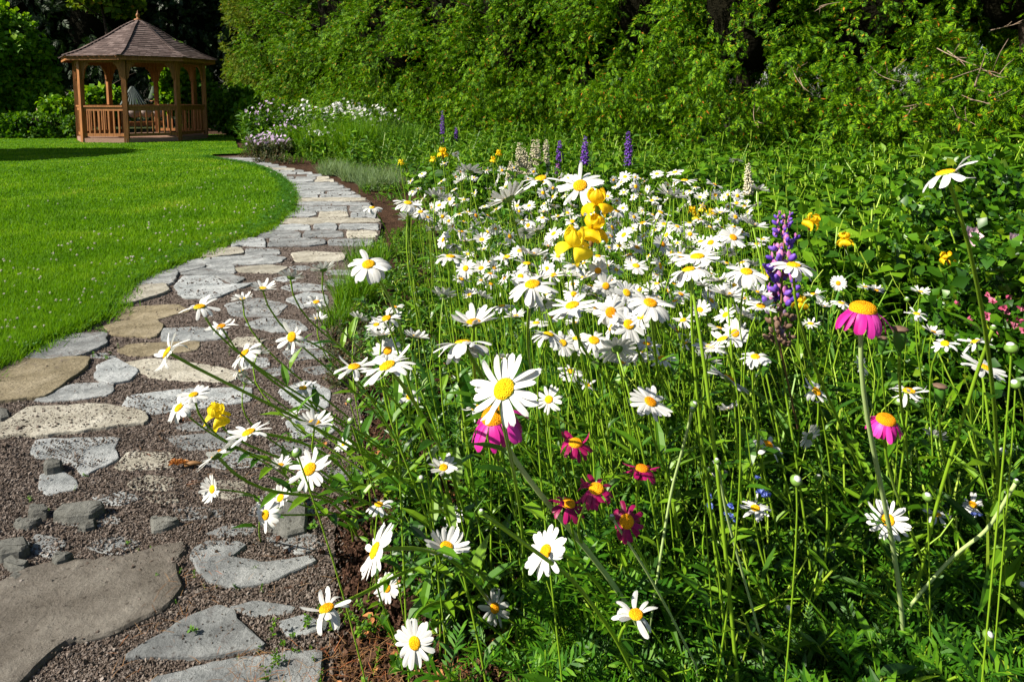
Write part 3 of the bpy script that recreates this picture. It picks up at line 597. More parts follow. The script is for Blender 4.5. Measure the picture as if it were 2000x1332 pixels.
for k in range(8):
    A, B = vert(k, RP, 0), vert(k+1, RP, 0); d = norm(B-A); A2, B2 = A+d*.062, B-d*.062
    # fascia and eave beam
    mb = MB(); e0, e1 = vert(k, RP+.33, ZE+.02), vert(k+1, RP+.33, ZE+.02); v, f = bar(e0, e1, .035, .14); mb.add(v, f); mb.obj('fascia', M['wood'], gz, smooth=False)
    mb = MB(); v, f = bar(A2+[0, 0, ZE-.03], B2+[0, 0, ZE-.03], .06, .14); mb.add(v, f); mb.obj('beam', M['wood'], gz, smooth=False)
    # curved brackets
    for (Q, dd) in ((A2, d), (B2, -d)):
        t = np.linspace(0, pi/2, 8); ins = np.stack([.34*(1-np.cos(t))+.03, -.50*(1-np.sin(t))], 1)
        out = [];
        c = np.array([.36, -.52])
        arc = [(c[0]-(c[0]-.09)*cos(x), c[1]+(-c[1]-.07)*sin(x)) for x in t]   # inner curve
        poly = [(0, -.58), (.09, -.50)]+arc[1:-1]+[(.36, -.07), (.36, -.005), (0, -.005)]
        pv = np.array(poly)*[.6, .8]+[0, -.0]; n = len(pv); nrm = np.cross(dd, [0, 0, 1])
        Vv = np.vstack([Q+np.outer(pv[:, 0], dd)+np.outer(pv[:, 1]+ZE-.1, [0, 0, 1])+nrm*s_*.022 for s_ in (-1, 1)])
        from mathutils.geometry import tessellate_polygon
        tri = np.array(tessellate_polygon([[Vector((x, y, 0)) for x, y in poly]]))
        j = np.arange(n); jn = (j+1) % n; mb = MB(); mb.add(Vv, [tri, tri[:, ::-1]+n, np.stack([j, jn, jn+n, j+n], 1)]); mb.obj('bracket', M['wood'], gz, smooth=False)
    if k == 4: continue
    mb = MB(); pr = np.array([(-.05, .022), (.05, .022), (.05, -.022), (.02, -.022), (.02, -.122), (-.02, -.122), (-.02, -.022), (-.05, -.022)]); nn_ = np.cross(d, [0, 0, 1])
    v = np.vstack([E+nn_*a_+[0, 0, ZR+b_] for E in (A2, B2) for a_, b_ in pr]); j = np.arange(8); jn = (j+1) % 8
    mb.add(v, [np.stack([j, jn, jn+8, j+8], 1)[:, ::-1]]); rl = mb.obj('railing', M['wood'], gz, smooth=False)
    mb = MB(); v, f = bar(A2+[0, 0, ZD+.09], B2+[0, 0, ZD+.09], .04, .08); mb.add(v, f); mb.obj('bottom_rail', M['wood'], rl, smooth=False)
    L_ = np.linalg.norm(B2-A2); nb = 7
    for j in range(nb):
        q = A2+d*L_*(j+1)/(nb+1); mb = MB(); a = atan2(d[1], d[0]); Mx = np.array([[cos(a), -sin(a), 0], [sin(a), cos(a), 0], [0, 0, 1]])
        v, f = box(q+[0, 0, (ZD+.13+ZR-.122)/2], (.036, .036, ZR-.122-ZD-.13), Mx); mb.add(v, f); mb.obj('baluster', M['wood'], rl, smooth=False)
# roof: overlapping shingle courses on a bell curve
prof_r = np.array([2.09, 1.67, 1.32, .91, .5, .17, .05]); prof_z = 2.32+1.12*np.array([0, .15, .33, .54, .79, .95, .99])
ss = np.concatenate([[0], np.cumsum(np.hypot(np.diff(prof_r), np.diff(prof_z)))]); rr = np.random.RandomState(5)
def prf(s): return np.interp(s, ss, prof_r), np.interp(s, ss, prof_z)
roof = None; mb = MB(); nc = 20
for k in range(8):
    for c in range(nc):
        s0, s1 = ss[-1]*c/nc, ss[-1]*(c+1.15)/nc; r0, z0 = prf(s0); r1, z1 = prf(min(s1, ss[-1]))
        a0, b0, a1, b1 = vert(k, r0, z0+.018), vert(k+1, r0, z0+.018), vert(k, r1, z1+.004), vert(k+1, r1, z1+.004)
        wd = np.linalg.norm(b0-a0); nt = max(1, int(wd/.15)); off = rr.rand()*.6/nt
        cu = np.clip(np.concatenate([[0], (np.arange(1, nt)/nt)+off-.3/nt, [1]]), 0, 1)
        for j in range(len(cu)-1):
            u, w = cu[j]+.002, cu[j+1]-.002; dz = rr.uniform(0, .008)
            q = np.array([a0+(b0-a0)*u+[0, 0, dz], a0+(b0-a0)*w+[0, 0, dz], a1+(b1-a1)*w, a1+(b1-a1)*u])
            mb.add(np.vstack([q, q[:2]-[0, 0, .014]]), [np.array([[0, 1, 2, 3], [4, 5, 1, 0]])])
roof = mb.obj('roof', M['shingle'], gz, smooth=False)
mb = MB()   # boarded underside
lo = [vert(k, 2.05, 2.29) for k in range(8)]; mid = [vert(k, 1.0, 2.70) for k in range(8)]; hi = [vert(k, .1, 3.38) for k in range(8)]
mb.add(np.array(lo+mid+hi), [np.array([[8*i+k, 8*i+8+k, 8*i+8+(k+1) % 8, 8*i+(k+1) % 8] for i in (0, 1) for k in range(8)])]); mb.obj('roof_lining', M['wood'], gz, smooth=False)
for k in range(8):
    mb = MB(); n = 22
    for c in range(n):
        s0, s1 = ss[-1]*c/n, ss[-1]*(c+1.1)/n; r0, z0 = prf(s0); r1, z1 = prf(min(s1, ss[-1])); v, f = bar(vert(k, r0+.005, z0+.035), vert(k, r1+.005, z1+.028), .12*(1-.4*c/n), .012); mb.add(v, f)
    mb.obj('ridge_cap', M['shingle'], roof, smooth=False)
mb = MB(); v, f = lathe([(.001, 3.4), (.11, 3.43), (.1, 3.48), (.04, 3.5), (.035, 3.54), (.055, 3.58), (.045, 3.62), (.02, 3.66), (.015, 3.7), (.001, 3.74)], 12); mb.add(v, f); mb.obj('finial', M['wood'], gz)

# covered swing bench beyond the gazebo
def away(px, y, z=0.0): return np.array([(px-1000)/FPX*(y*cos(PITCH)+.06), y, z])
C0 = away(290, 24.3); face = norm(-C0[:2]); fr = np.array([[-face[1], -face[0], 0], [face[0], -face[1], 0], [0, 0, 1]])
fr = np.stack([np.array([-face[1], face[0], 0]), np.array([-face[0], -face[1], 0]), np.array([0, 0, 1.0])], 1)   # x right seen from camera, y away
sw = empty('garden_seat', C0, 'low wooden garden seat with pale cushions and slatted peaked roof seen through the gazebo', 'garden seat'); sw.scale = (.6, .6, .6)
def T(p): return np.asarray(p, float)@fr.T
def bx(c, s, mb): v, f = box(T(c), s, fr); mb.add(v, f)
mb = MB()
for x in (-1.35, 1.1):
    for y in (-.5, .5): bx((x, y, .8), (.09, .09, 1.6), mb)
bx((-.12, -.5, 1.6), (2.7, .08, .1), mb); bx((-.12, .5, 1.6), (2.7, .08, .1), mb); mb.obj('frame', M['wood'], sw, smooth=False)
mb = MB(); bx((-.1, -.1, .62), (1.9, .5, .06), mb); bx((-.1, -.38, .5), (1.9, .05, .2), mb); mb.obj('seat', M['wood'], sw, smooth=False)
for x in (-.72, -.1, .52):
    mb = MB(); v, f = ellipsoid((.33, .12, .27), 14, 9); mb.add((v+[x, .12, 1.12])@fr.T, f); mb.obj('cushion', M['canvas'], sw)
mb = MB()
for j in range(9):
    x = -1.4+j*.16; v, f = bar(T((x, -.65, 1.62)), T((-.75+.1*(x+.75), .05, 2.7)), .09, .02); mb.add(v, f)
    v, f = bar(T((x, .75, 1.62)), T((-.75+.1*(x+.75), .05, 2.7)), .09, .02); mb.add(v, f)
mb.obj('slatted_roof', M['slate'], sw, smooth=False)
mb = MB(); bx((-.75, -.67, 1.58), (1.6, .04, .13), mb); mb.obj('roof_board', M['wood'], sw, smooth=False)
# pointed feeder on a post
C1 = away(303, 26.0); fd = empty('bird_feeder', C1, 'pointed pale mesh bird feeder on a wooden post behind the gazebo', 'bird feeder'); fd.scale = (.62, .62, .62)
mb = MB(); v, f = lathe([(.05, 0), (.05, 1.75)], 8); mb.add(v, f); mb.obj('post', M['wood'], fd)
mb = MB(); v, f = lathe([(.3, 1.9), (.33, 1.95), (.2, 2.35), (.06, 2.8), (.002, 2.98)], 10); mb.add(v, f); mb.obj('pointed_roof', M['net'], fd)
mb = MB(); v, f = lathe([(.002, 1.72), (.24, 1.75), (.25, 1.8), (.002, 1.81)], 12); mb.add(v, f); mb.obj('tray', M['wood'], fd)

# ------------------------------------------------------------------ foliage templates
def leaf_tri(w=.3, fold=.12, bend=.15):
    v = np.array([[0, 0, 0], [-w*.8, .3, fold], [0, .33, 0], [w*.8, .3, fold], [-w*.75, .62, fold-bend*.4], [0, .66, -bend*.4], [w*.75, .62, fold-bend*.4], [0, 1, -bend]], float)
    f = np.array([[0, 2, 1], [0, 3, 2], [1, 5, 4], [1, 2, 5], [2, 6, 5], [2, 3, 6], [4, 5, 7], [5, 6, 7]]); return v, f
def leaf_lo(w=.3, fold=.1, bend=.1):
    v = np.array([[0, 0, 0], [-w, .45, fold], [0, .5, 0], [w, .45, fold], [0, 1, -bend]], float); f = np.array([[0, 2, 1], [0, 3, 2], [1, 2, 4], [2, 3, 4]]); return v, f
def merge(parts):
    V = []; F = []; n = 0
    for v, f in parts: V.append(v); F.append(np.asarray(f)+n); n += len(v)
    return np.vstack(V), np.vstack(F)
def place(v, R_, t, s=1.0): return (v*s)@np.asarray(R_).T+np.asarray(t)
def spray_tpl(seed):
    """flat cedar fan: a rachis with narrow side fronds"""
    r = np.random.RandomState(seed); parts = []
    for i in range(8):
        y = .08+.11*i
        for s_ in (-1, 1):
            a = radians(48+r.uniform(-10, 10)); L_ = (.42-.033*i)*r.uniform(.7, 1.15); d = np.array([[s_*sin(a), cos(a), r.uniform(-.25, .15)]])
            v, f = leaf_lo(.12, .04, .12); parts.append((place(v, frames(d)[0], (0, y, -.12*y*y), L_), f))
    v, f = leaf_lo(.12, .03, .15); parts.append((place(v, np.eye(3), (0, .55, -.05), .5), f)); return merge(parts)
def cluster_tpl(seed, n=7, w=.38):
    r = np.random.RandomState(seed); parts = []
    for i in range(n):
        d = norm(np.array([[r.normal(), r.normal(), r.normal()*.5]])); v, f = leaf_lo(w, .1, .15)
        parts.append((place(v, frames(d, roll=np.array([r.uniform(-.8, .8)]))[0], r.normal(0, .25, 3), r.uniform(.6, 1)), f))
    return merge(parts)
def crown(n, rx, ry, rz, zc, tpls, size, r, thick=.3, lump=.2, hang=0., power=2.6, seed=0, cut=-.35, flat=0, dfr=3.0):
    d = norm(r.normal(size=(n*3, 3))); 
    q = 1/((np.abs(d)**power).sum(1))**(1/power); base = d*q[:, None]*np.array([rx, ry, rz])
    lm = 1+lump*snoise(base, 1.7/min(rx, 1.5), seed)+lump*.6*snoise(base, 4.2/min(rx, 1.5), seed+1)
    t = 1-thick*r.rand(len(d))**1.3; pos = base*(lm*t)[:, None]
    dens = snoise(pos, dfr/min(rx, 1.5), seed+2); keep = dens > np.where(pos[:, 2] < -.55*rz, cut-.6, cut); pos, d = pos[keep], d[keep]; pos, d = pos[:n], d[:n]; n = len(pos)
    out = d+r.normal(0, .55, (n, 3)); out[:, 2] -= hang
    mb = MB(); k = len(tpls); up = d+r.normal(0, .5, (n, 3))
    for j in range(k):
        m = np.arange(n) % k == j; v, f = tpls[j]
        scatter(mb, v, f, frames(out[m], up=up[m]), pos[m]+[0, 0, zc], size*r.uniform(.6, 1.25, m.sum()))
    return mb
def core(rx, ry, rz, zc, seed, sc=.62):  # added solid blob: darkens the crown inside and stops sky leaking through
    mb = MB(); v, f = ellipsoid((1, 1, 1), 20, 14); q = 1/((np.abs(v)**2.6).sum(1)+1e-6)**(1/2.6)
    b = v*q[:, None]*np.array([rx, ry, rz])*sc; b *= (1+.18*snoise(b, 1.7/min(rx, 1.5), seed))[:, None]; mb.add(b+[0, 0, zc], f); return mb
def trunk_mesh(h, r0, name='trunk', bend=.1, seed=0, limbs=5):
    r = np.random.RandomState(seed); mb = MB(); z = np.linspace(-.05, h, 8)
    pts = np.stack([bend*np.sin(z*1.3+seed), bend*np.cos(z*.9+seed)-bend, z], 1); v, f = tube(pts, r0*np.linspace(1.15, .35, 8), 8); mb.add(v, f)
    for k in range(limbs):
        zz = h*r.uniform(.25, .85); b = np.array([np.interp(zz, z, pts[:, 0]), np.interp(zz, z, pts[:, 1]), zz]); a = r.uniform(0, 6.28); L_ = h*r.uniform(.18, .3)
        e = b+np.array([cos(a)*L_, sin(a)*L_, L_*.45]); v, f = tube(bez(b, b+(e-b)*.4, b+(e-b)*.7+[0, 0, .05], e, 6), np.linspace(r0*.4, r0*.08, 6), 5); mb.add(v, f)
    return mb
SPR = [spray_tpl(k) for k in range(3)]; CLU = [cluster_tpl(k) for k in range(3)]; CLUW = [cluster_tpl(9+k, 6, .5) for k in range(3)]
# ------------------------------------------------------------------ the cedar row
rc = np.random.RandomState(31); CEDM = []
for k in range(3):
    CEDM.append((crown(13000, 1.35, 1.35, 3.15, 3.05, SPR, .15, rc, .45, .2, .35, 3.0, 40+k*7, .12, dfr=6.5).mesh('cedar_crown', M['cedar']),
                 core(1.35, 1.35, 3.15, 3.05, 40+k*7, .45).mesh('shade_core', M['shade_black']), trunk_mesh(5, .11, seed=k).mesh('cedar_trunk', M['bark'])))
olive = CEDM[0][0].copy(); olive.materials.clear(); olive.materials.append(M['cedar_olive'])
H0, H1 = np.array([-8.5, 24.6]), np.array([8.6, 5.0]); nC = 15
CLAB = ['olive-tinged drooping cedar just right of the gazebo roof', 'cedar behind the small white flowers at the far path end', 'cedar standing above the clump of white phlox',
 'cedar behind the grassy clump by the bend', 'cedar behind the distant tall purple spire', 'cedar left of the white lupin spires', 'cedar directly behind the white lupin spires', 'cedar behind the rightmost purple lupin spire of the far row',
 'cedar behind the top of the daisy drift', 'cedar behind the lone cream lupin', 'cedar above the low leafy plants right of the drift', 'cedar with bare dry twigs showing near the right edge', 'cedar behind the tall drooping daisy', 'nearest cedar at the right edge of the photo', 'cedar past the right edge']
for i in range(nC):
    p = H0+(H1-H0)*i/(nC-1)+rc.normal(0, .12, 2); k = i % 3
    t = empty('cedar_tree', (p[0], p[1], 0), CLAB[i], 'cedar tree', 'row of cedars forming the hedge', rz=rc.uniform(0, 6.28))
    s_ = rc.uniform(1.08, 1.25); t.scale = (s_, s_, rc.uniform(.95, 1.15)); 
    mobj('crown', olive if i in (0,) else CEDM[k][0], t); mobj('shade_core', CEDM[k][1], t); mobj('trunk', CEDM[k][2], t)
for i in range(9):  # added row, unseen itself: keeps sky from showing through the cedars
    q = np.array([-5, 25.5])+(np.array([13.5, 6.5])-np.array([-5, 25.5]))*i/8; t = empty('spruce_tree', (q[0], q[1], 0), 'added dark spruce closing sky gaps behind the cedar row', 'spruce tree', 'added spruces behind the cedar row', rz=i*1.3)
    SPL = globals().setdefault('SPL', []); SPL.append(t)
# dry twigs poking from the hedge at right
rt = np.random.RandomState(8)
DRY = [(1905, 170, 1925, 105), (1830, 95, 1895, 125), (1850, 100, 1885, 130), (1920, 135, 1965, 150), (1890, 195, 1935, 205), (1700, 130, 1760, 160), (1770, 215, 1800, 200), (1545, 130, 1580, 180), (1475, 200, 1482, 250), (1600, 15, 1640, 5), (1935, 60, 1995, 45), (1870, 230, 1905, 245), (1930, 185, 1975, 175)]
for k, (xa, ya, xb, yb) in enumerate(DRY):
    # on the hedge face: solve depth where the ray meets the line of the row, a little in front
    def onrow(px, py, off=1.35):
        nrm = norm(np.array([-(H1-H0)[1], (H1-H0)[0]])); nrm = nrm if nrm[1] < 0 else -nrm
        a = P(px, py, 1)-P(px, py, 0); q = H0+nrm*off; t = np.dot(q, nrm)/np.dot(a[:2], nrm); return np.array([a[0]*t, a[1]*t, CAMH+a[2]*t])
    A, B = onrow(xa, ya, 1.2), onrow(xb, yb, 1.42); mid = (A+B)/2+rt.normal(0, .05, 3)
    mb = MB(); v, f = tube(bez(A, A+(mid-A)*.6, mid+(B-mid)*.3, B, 8), np.linspace(.018 if k == 0 else .006, .002, 8), 5); mb.add(v, f)
    for j in range(2):
        q = A+(B-A)*rt.uniform(.3, .8); e = q+rt.normal(0, .13, 3); v, f = tube(np.array([q, (q+e)/2+rt.normal(0, .02, 3), e]), [.005, .004, .002], 4); mb.add(v, f)
    o = mb.obj('dry_branch', M['dry_branch']); tag(o, 'bare pale dry twigs sticking out of the cedar row near the right', 'branch', 'dry twigs poking out of the cedars')
    if k == 0: o['label'] = 'thickest bare grey-brown stub among the cedars at the upper right'

# ------------------------------------------------------------------ dark wood at the left, leafy shrubs
DKM = []
for k in range(2):
    DKM.append((crown(5500, 2.3, 2.3, 5.6, 6.0, SPR, .42, rc, .4, .25, .4, 2.2, 70+k*5, -.45).mesh('dark_crown', M['dark_conifer']), core(2.3, 2.3, 5.6, 6.0, 70+k*5, .72).mesh('shade_core', M['shade_black']), trunk_mesh(9, .22, seed=k+9).mesh('dark_trunk', M['bark'])))
for t in SPL: mobj('crown', DKM[0][0], t); mobj('shade_core', DKM[0][1], t); mobj('trunk', DKM[0][2], t)
k = 0
for row, (yb, n) in enumerate([(29.5, 9), (34, 10)]):
    for i in range(n):
        x = -34+i*3.2+row*1.4; y = yb+.28*(x+25)*.6+rc.normal(0, .3)
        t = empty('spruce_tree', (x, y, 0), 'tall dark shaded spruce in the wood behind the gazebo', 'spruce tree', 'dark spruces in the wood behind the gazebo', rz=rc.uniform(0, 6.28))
        s_ = rc.uniform(.95, 1.15); t.scale = (s_, s_, s_); mobj('crown', DKM[k % 2][0], t); mobj('shade_core', DKM[k % 2][1], t); mobj('trunk', DKM[k % 2][2], t); k += 1
def shrub(name, pos, rx, ry, rz, zc, n, size, mat, label, cat, seed, tpls=None, hang=0, trunk=True, lump=.22, sc=.6, power=2.2, cut=-.3, group=None):
    t = empty(name, pos, label, cat, group); r_ = np.random.RandomState(seed)
    crown(n, rx, ry, rz, zc, tpls or CLU, size, r_, .45, lump, hang, power, seed, cut).obj('foliage', M[mat], t)
    if sc: core(rx, ry, rz, zc, seed, sc).obj('shade_core', M['shade_black'], t)
    if trunk: trunk_mesh(zc+rz*.4, max(.02, rx*.05), seed=seed).obj('trunk', M['bark'], t)
    return t
shrub('deciduous_tree', away(15, 24.0), 1.4, 1.1, 1.9, 2.2, 2200, .25, 'bright_leaf', 'sunlit leafy young tree at the left edge of the photo', 'tree', 201, lump=.35, sc=.45)
shrub('deciduous_tree', away(-60, 23.0), 1.5, 1.3, 1.9, 1.9, 1800, .27, 'bright_leaf', 'bright leafy tree cut by the left edge', 'tree', 202, sc=.45)
shrub('leafy_shrub', away(62, 23.6), 1.0, .8, .8, .95, 900, .2, 'bright_leaf', 'yellow-green shrub behind the low hedge at left', 'shrub', 203, sc=.5)
o = MB(); v, f = tube(np.array([[0, 0, 0], [0, 0, .9]]), .045, 6); o.add(v, f); o = o.obj('wooden_stake', M['dry_branch']); o.location = tuple(away(75, 21.7)); tag(o, 'short weathered wooden stake standing behind the low hedge', 'stake')
shrub('clipped_hedge', away(30, 20.7), 1.95, .45, .36, .33, 1700, .13, 'mid_leaf', 'low dark green clipped hedge at the back of the lawn', 'hedge', 204, power=6, lump=.08, trunk=False, sc=.75)
shrub('leafy_shrub', away(118, 21.4), .52, .6, .6, .55, 1100, .15, 'bright_leaf', 'rounded bright shrub left of the gazebo posts', 'shrub', 205, sc=.6, trunk=False)
shrub('leafy_shrub', away(205, 26.5), 1.15, .8, .6, .95, 800, .26, 'bright_leaf', 'bright yellow-green shrub seen through the left gazebo opening', 'shrub', 206, sc=.5)
shrub('leafy_shrub', away(338, 25.5), .42, .5, 1.1, 1.9, 420, .26, 'bright_leaf', 'loose sunlit branch of leaves seen right of the swing', 'shrub', 207, sc=0, cut=-.1)
shrub('leafy_shrub', away(390, 26), .6, .6, 1.0, 1.05, 700, .24, 'mid_leaf', 'leafy shrub behind the right gazebo posts', 'shrub', 208, sc=.5, cut=0)
shrub('leafy_shrub', away(470, 22.2), .75, .6, .8, .8, 1000, .17, 'mid_leaf', 'green shrub between the gazebo and the pale phlox', 'shrub', 209, sc=.6)
shrub('leafy_shrub', away(500, 20.8), .6, .5, .6, .55, 800, .15, 'bright_leaf', 'low shrub at the foot of the olive cedar', 'shrub', 210, sc=.6, trunk=False)
shrub('deciduous_tree', away(215, 27.5), 1.6, 1.0, 1.1, 5.6, 450, .3, 'cedar_olive', 'high branches of pale leaves above the gazebo roof', 'tree', 211, sc=0, cut=.1)
# tree outside the frame whose shade lies on the lawn
shrub('deciduous_tree', (-14.9, 13.2, 0), 1.7, 1.6, 1.0, 3.6, 2200, .28, 'mid_leaf', 'tree left of the lawn, known by its shadow on the grass', 'tree', 212, sc=.6)
# ------------------------------------------------------------------ undergrowth of the bed
def sprig_tpl(seed, h=1.0, nl=14, ll=.22, w=.2, stem_r=.008, droop=.1, lo=.05, hi_=1.0, lobed=False, cnt=1):
    r = np.random.RandomState(seed); V = []; F3 = []; n = 0; FQ = []
    for c in range(cnt):
        a = r.uniform(0, 6.28); ln = r.uniform(.1, .4); e = np.array([cos(a)*ln, sin(a)*ln, 1.0])*r.uniform(.7, 1)
        pts = bez(np.zeros(3), np.array([0, 0, .35]), e*.7+[0, 0, .08], e, 6); v, fs = tube(pts, np.linspace(stem_r, stem_r*.5, 6), 4, cap=False); V.append(v); FQ.append(fs[0]+n); n += len(v)
        for i in range(nl//cnt):
            t = lo+(hi_-lo)*(i+r.rand()*.6)/(nl//cnt); t = min(t, 1); q = np.array([np.interp(t, np.linspace(0, 1, 6), pts[:, k]) for k in range(3)])
            b = i*2.4+r.normal(0, .4); el = r.uniform(.1, .9); d = np.array([[cos(b)*cos(el), sin(b)*cos(el), sin(el)]])
            v, f = leaf_tri(w, .05, r.uniform(0, .35)) if not lobed else fernleaf(r)
            v = place(v, frames(d, roll=np.array([r.normal(0, .35)]))[0], q, ll*r.uniform(.6, 1.25)*(1.15-.45*t)); V.append(v); F3.append(f+n); n += len(v)
    return np.vstack(V), (np.vstack(FQ), np.vstack(F3))
def fernleaf(r):
    parts = []
    for i in range(9):
        y = .08+.105*i
        for s_ in (-1, 1):
            a = radians(50+r.uniform(-14, 14)); d = np.array([[s_*sin(a), cos(a), r.uniform(-.2, .4)]]); L_ = .34*(1-.5*abs(i-3)/6)*r.uniform(.8, 1.15)
            v = np.array([[-.05, .0, 0], [.05, 0, 0], [.11, .6, .04], [-.11, .6, .04], [0, 1, 0]]); f = np.array([[0, 1, 2], [0, 2, 3], [3, 2, 4]])
            parts.append((place(v, frames(d)[0], (0, y, -.2*y*y), L_), f))
    v = np.array([[-.02, 0, 0], [.02, 0, 0], [.012, .6, -.07], [-.012, .6, -.07], [0, 1.1, -.24]]); parts.append((v, np.array([[0, 1, 2], [0, 2, 3], [3, 2, 4]])))
    return merge(parts)
def scatter_sprigs(mb, tpls, p, z, s, r, tilt=.25, mi=(0, 1), leanx=0, edge=False):
    if edge:
        w = edge_w(p); k_ = r.rand(len(p)) < w; p, s, w = p[k_], s[k_], w[k_]; s = s*(.45+.55*w)
    n = len(p); k = len(tpls); up = np.column_stack([r.normal(leanx, tilt, n), r.normal(0, tilt, n), np.ones(n)])
    a = r.uniform(0, 6.28, n); y = np.column_stack([np.cos(a), np.sin(a), np.zeros(n)]); zz = norm(up); x = norm(np.cross(y, zz)); y = np.cross(zz, x); Mx = np.stack([x, y, zz], 2)
    for j in range(k):
        m = np.arange(n) % k == j; v, (fq, ft) = tpls[j]
        scatter(mb, v, [(fq, mi[0]), (ft, mi[1])], Mx[m], np.column_stack([p[m], np.broadcast_to(z, n)[m]]), s[m])
BEDPX = [(905, 1500), (860, 1300), (800, 1180), (770, 1080), (735, 980), (745, 900), (770, 840), (730, 740), (700, 650), (735, 560), (745, 500), (790, 455), (850, 410), (800, 372), (715, 345), (625, 322), (548, 300)]
BED_L = [G(x, y)[:2] for x, y in BEDPX]
BED = [tuple(p) for p in BED_L]+[(-6.8, 20.5), (-1, 14.8), (9.2, 4.6), (9, .3), (BED_L[0][0], .3)]
def edge_w(p):
    q = np.array(BED_L); dd = np.full(len(p), 9.0)
    for a, b in zip(q[:-1], q[1:]):
        t = np.clip(((p-a)@(b-a))/((b-a)@(b-a)), 0, 1); dd = np.minimum(dd, np.linalg.norm(p-(a+t[:, None]*(b-a)), axis=1))
    return np.clip(dd/.6, .08, 1)
hedge_y = lambda x: H0[1]+(x-H0[0])*(H1[1]-H0[1])/(H1[0]-H0[0])
r = np.random.RandomState(55)
TA = [sprig_tpl(k, nl=20, ll=.2, w=.16, stem_r=.007) for k in range(6)]
TB = [sprig_tpl(20+k, nl=12, ll=.36, lobed=True, stem_r=.008) for k in range(4)]
TC = [sprig_tpl(40+k, nl=20, ll=.21, w=.36, stem_r=.01, cnt=2) for k in range(4)]
TD = [sprig_tpl(60+k, nl=16, ll=.28, w=.08, stem_r=.009) for k in range(4)]
def band(n, y0, y1, pw, poly=BED, px=(300, 2100), seed=0):
    return sample_ground(n, poly, np.random.RandomState(seed), pw, px=px, y0=y0, y1=y1)
# low leaves of the daisies
mb = MB(); p = band(2600, .85, 2.9, 1.6, px=(560, 2150), seed=1); d = p[:, 1]
scatter_sprigs(mb, TA, p, 0, r.uniform(.14, .34, len(p)), r, edge=True)
p = band(1700, 2.7, 6.5, 1.4, seed=2); scatter_sprigs(mb, TA, p, 0, r.uniform(.26, .5, len(p)), r, edge=True)
q = np.array([G(x, y)[:2] for x, y in [(900, 1300), (850, 1180), (810, 1050), (800, 900), (790, 800), (750, 700), (740, 620)]]); t_ = r.uniform(0, len(q)-1.01, 150); i_ = t_.astype(int); p = q[i_]+(q[i_+1]-q[i_])*(t_-i_)[:, None]+np.abs(r.normal(0, .12, (150, 1)))*[[1, .2]]
scatter_sprigs(mb, TA, p, 0, r.uniform(.18, .34, len(p)), r, .35, leanx=-.75)
o = mb.obj('daisy_foliage', [M['stem'], M['daisy_leaf']], smooth=False); tag(o, 'tangled green stem leaves filling the flower bed', 'foliage', kind='stuff')
# feathery foliage, mostly bottom right
mb = MB(); p = band(1250, .85, 2.6, 1.6, px=(1050, 2150), seed=3); scatter_sprigs(mb, TB, p, 0, r.uniform(.16, .34, len(p)), r, .3)
p = band(420, 1.6, 4.0, 1.6, px=(700, 2150), seed=33); scatter_sprigs(mb, TB, p, 0, r.uniform(.2, .4, len(p)), r, .3, edge=True)
o = mb.obj('feathery_foliage', [M['stem'], M['fern_leaf']], smooth=False); tag(o, 'finely cut feathery leaves in the lower right of the bed', 'foliage', kind='stuff')
# narrow grassy leaves
mb = MB(); p = band(800, 1.3, 7, 1.5, seed=4); scatter_sprigs(mb, TD, p, 0, r.uniform(.3, .55, len(p)), r, edge=True)
o = mb.obj('narrow_foliage', [M['stem'], M['mid_leaf']], smooth=False); tag(o, 'light green narrow leaves among the daisies', 'foliage', kind='stuff')
# bare thin flower stalks
mb = MB(); p = band(650, 1.2, 5, 1.5, px=(1000, 2100), seed=5)
for i, q in enumerate(p):
    h = r.uniform(.3, .62)*(1 if q[1] > 1.6 else .75); e = np.array([q[0]-.1+np.clip(r.normal(0, .2), -.25, .35), q[1]+r.normal(0, .14), h]); b = np.array([q[0], q[1], 0])
    if to_px(e)[0] < 900: continue
    v, f = tube(bez(b, b+[0, 0, h*.4], e-[0, 0, h*.2]+r.normal(0, .06, 3), e, 7), r.uniform(.0011, .0024), 4, cap=False); mb.add(v, f)
o = mb.obj('bare_stalks', [M['stem']]); tag(o, 'thin leafless green stalks crossing in the bed', 'stalks', kind='stuff')
# mid and far filler behind the drift
mb = MB(); p = band(1500, 6.0, 17, 1.1, seed=6); p = p[p[:, 1] < hedge_y(p[:, 0])-.3]; scatter_sprigs(mb, TA+TC, p, 0, r.uniform(.35, .75, len(p)), r)
t_ = r.rand(420)*.8+.2; q = H0+(H1-H0)*t_[:, None]; nr = norm(np.array([(H1-H0)[1], -(H1-H0)[0]])); nr = nr if nr[1] < 0 else -nr
p = q+nr*r.uniform(1.2, 2.3, (420, 1)); scatter_sprigs(mb, TA+TC, p, 0, r.uniform(.65, 1.05, 420)*(1-.25*(np.linalg.norm(p-q, axis=1)-1.2)), r)
p = sample_ground(500, [tuple(G(x, y)[:2]) for x, y in [(575, 300), (670, 328), (780, 352), (880, 385), (1000, 370), (1150, 340), (1150, 285), (560, 278)]], np.random.RandomState(7), 1.0, px=(480, 1200), y0=7, y1=19.5)
scatter_sprigs(mb, TA, p, 0, r.uniform(.4, .8, len(p)), r)
o = mb.obj('border_foliage', [M['stem'], M['mid_leaf']], smooth=False); tag(o, 'loose green growth between the bed and the cedars', 'foliage', kind='stuff')
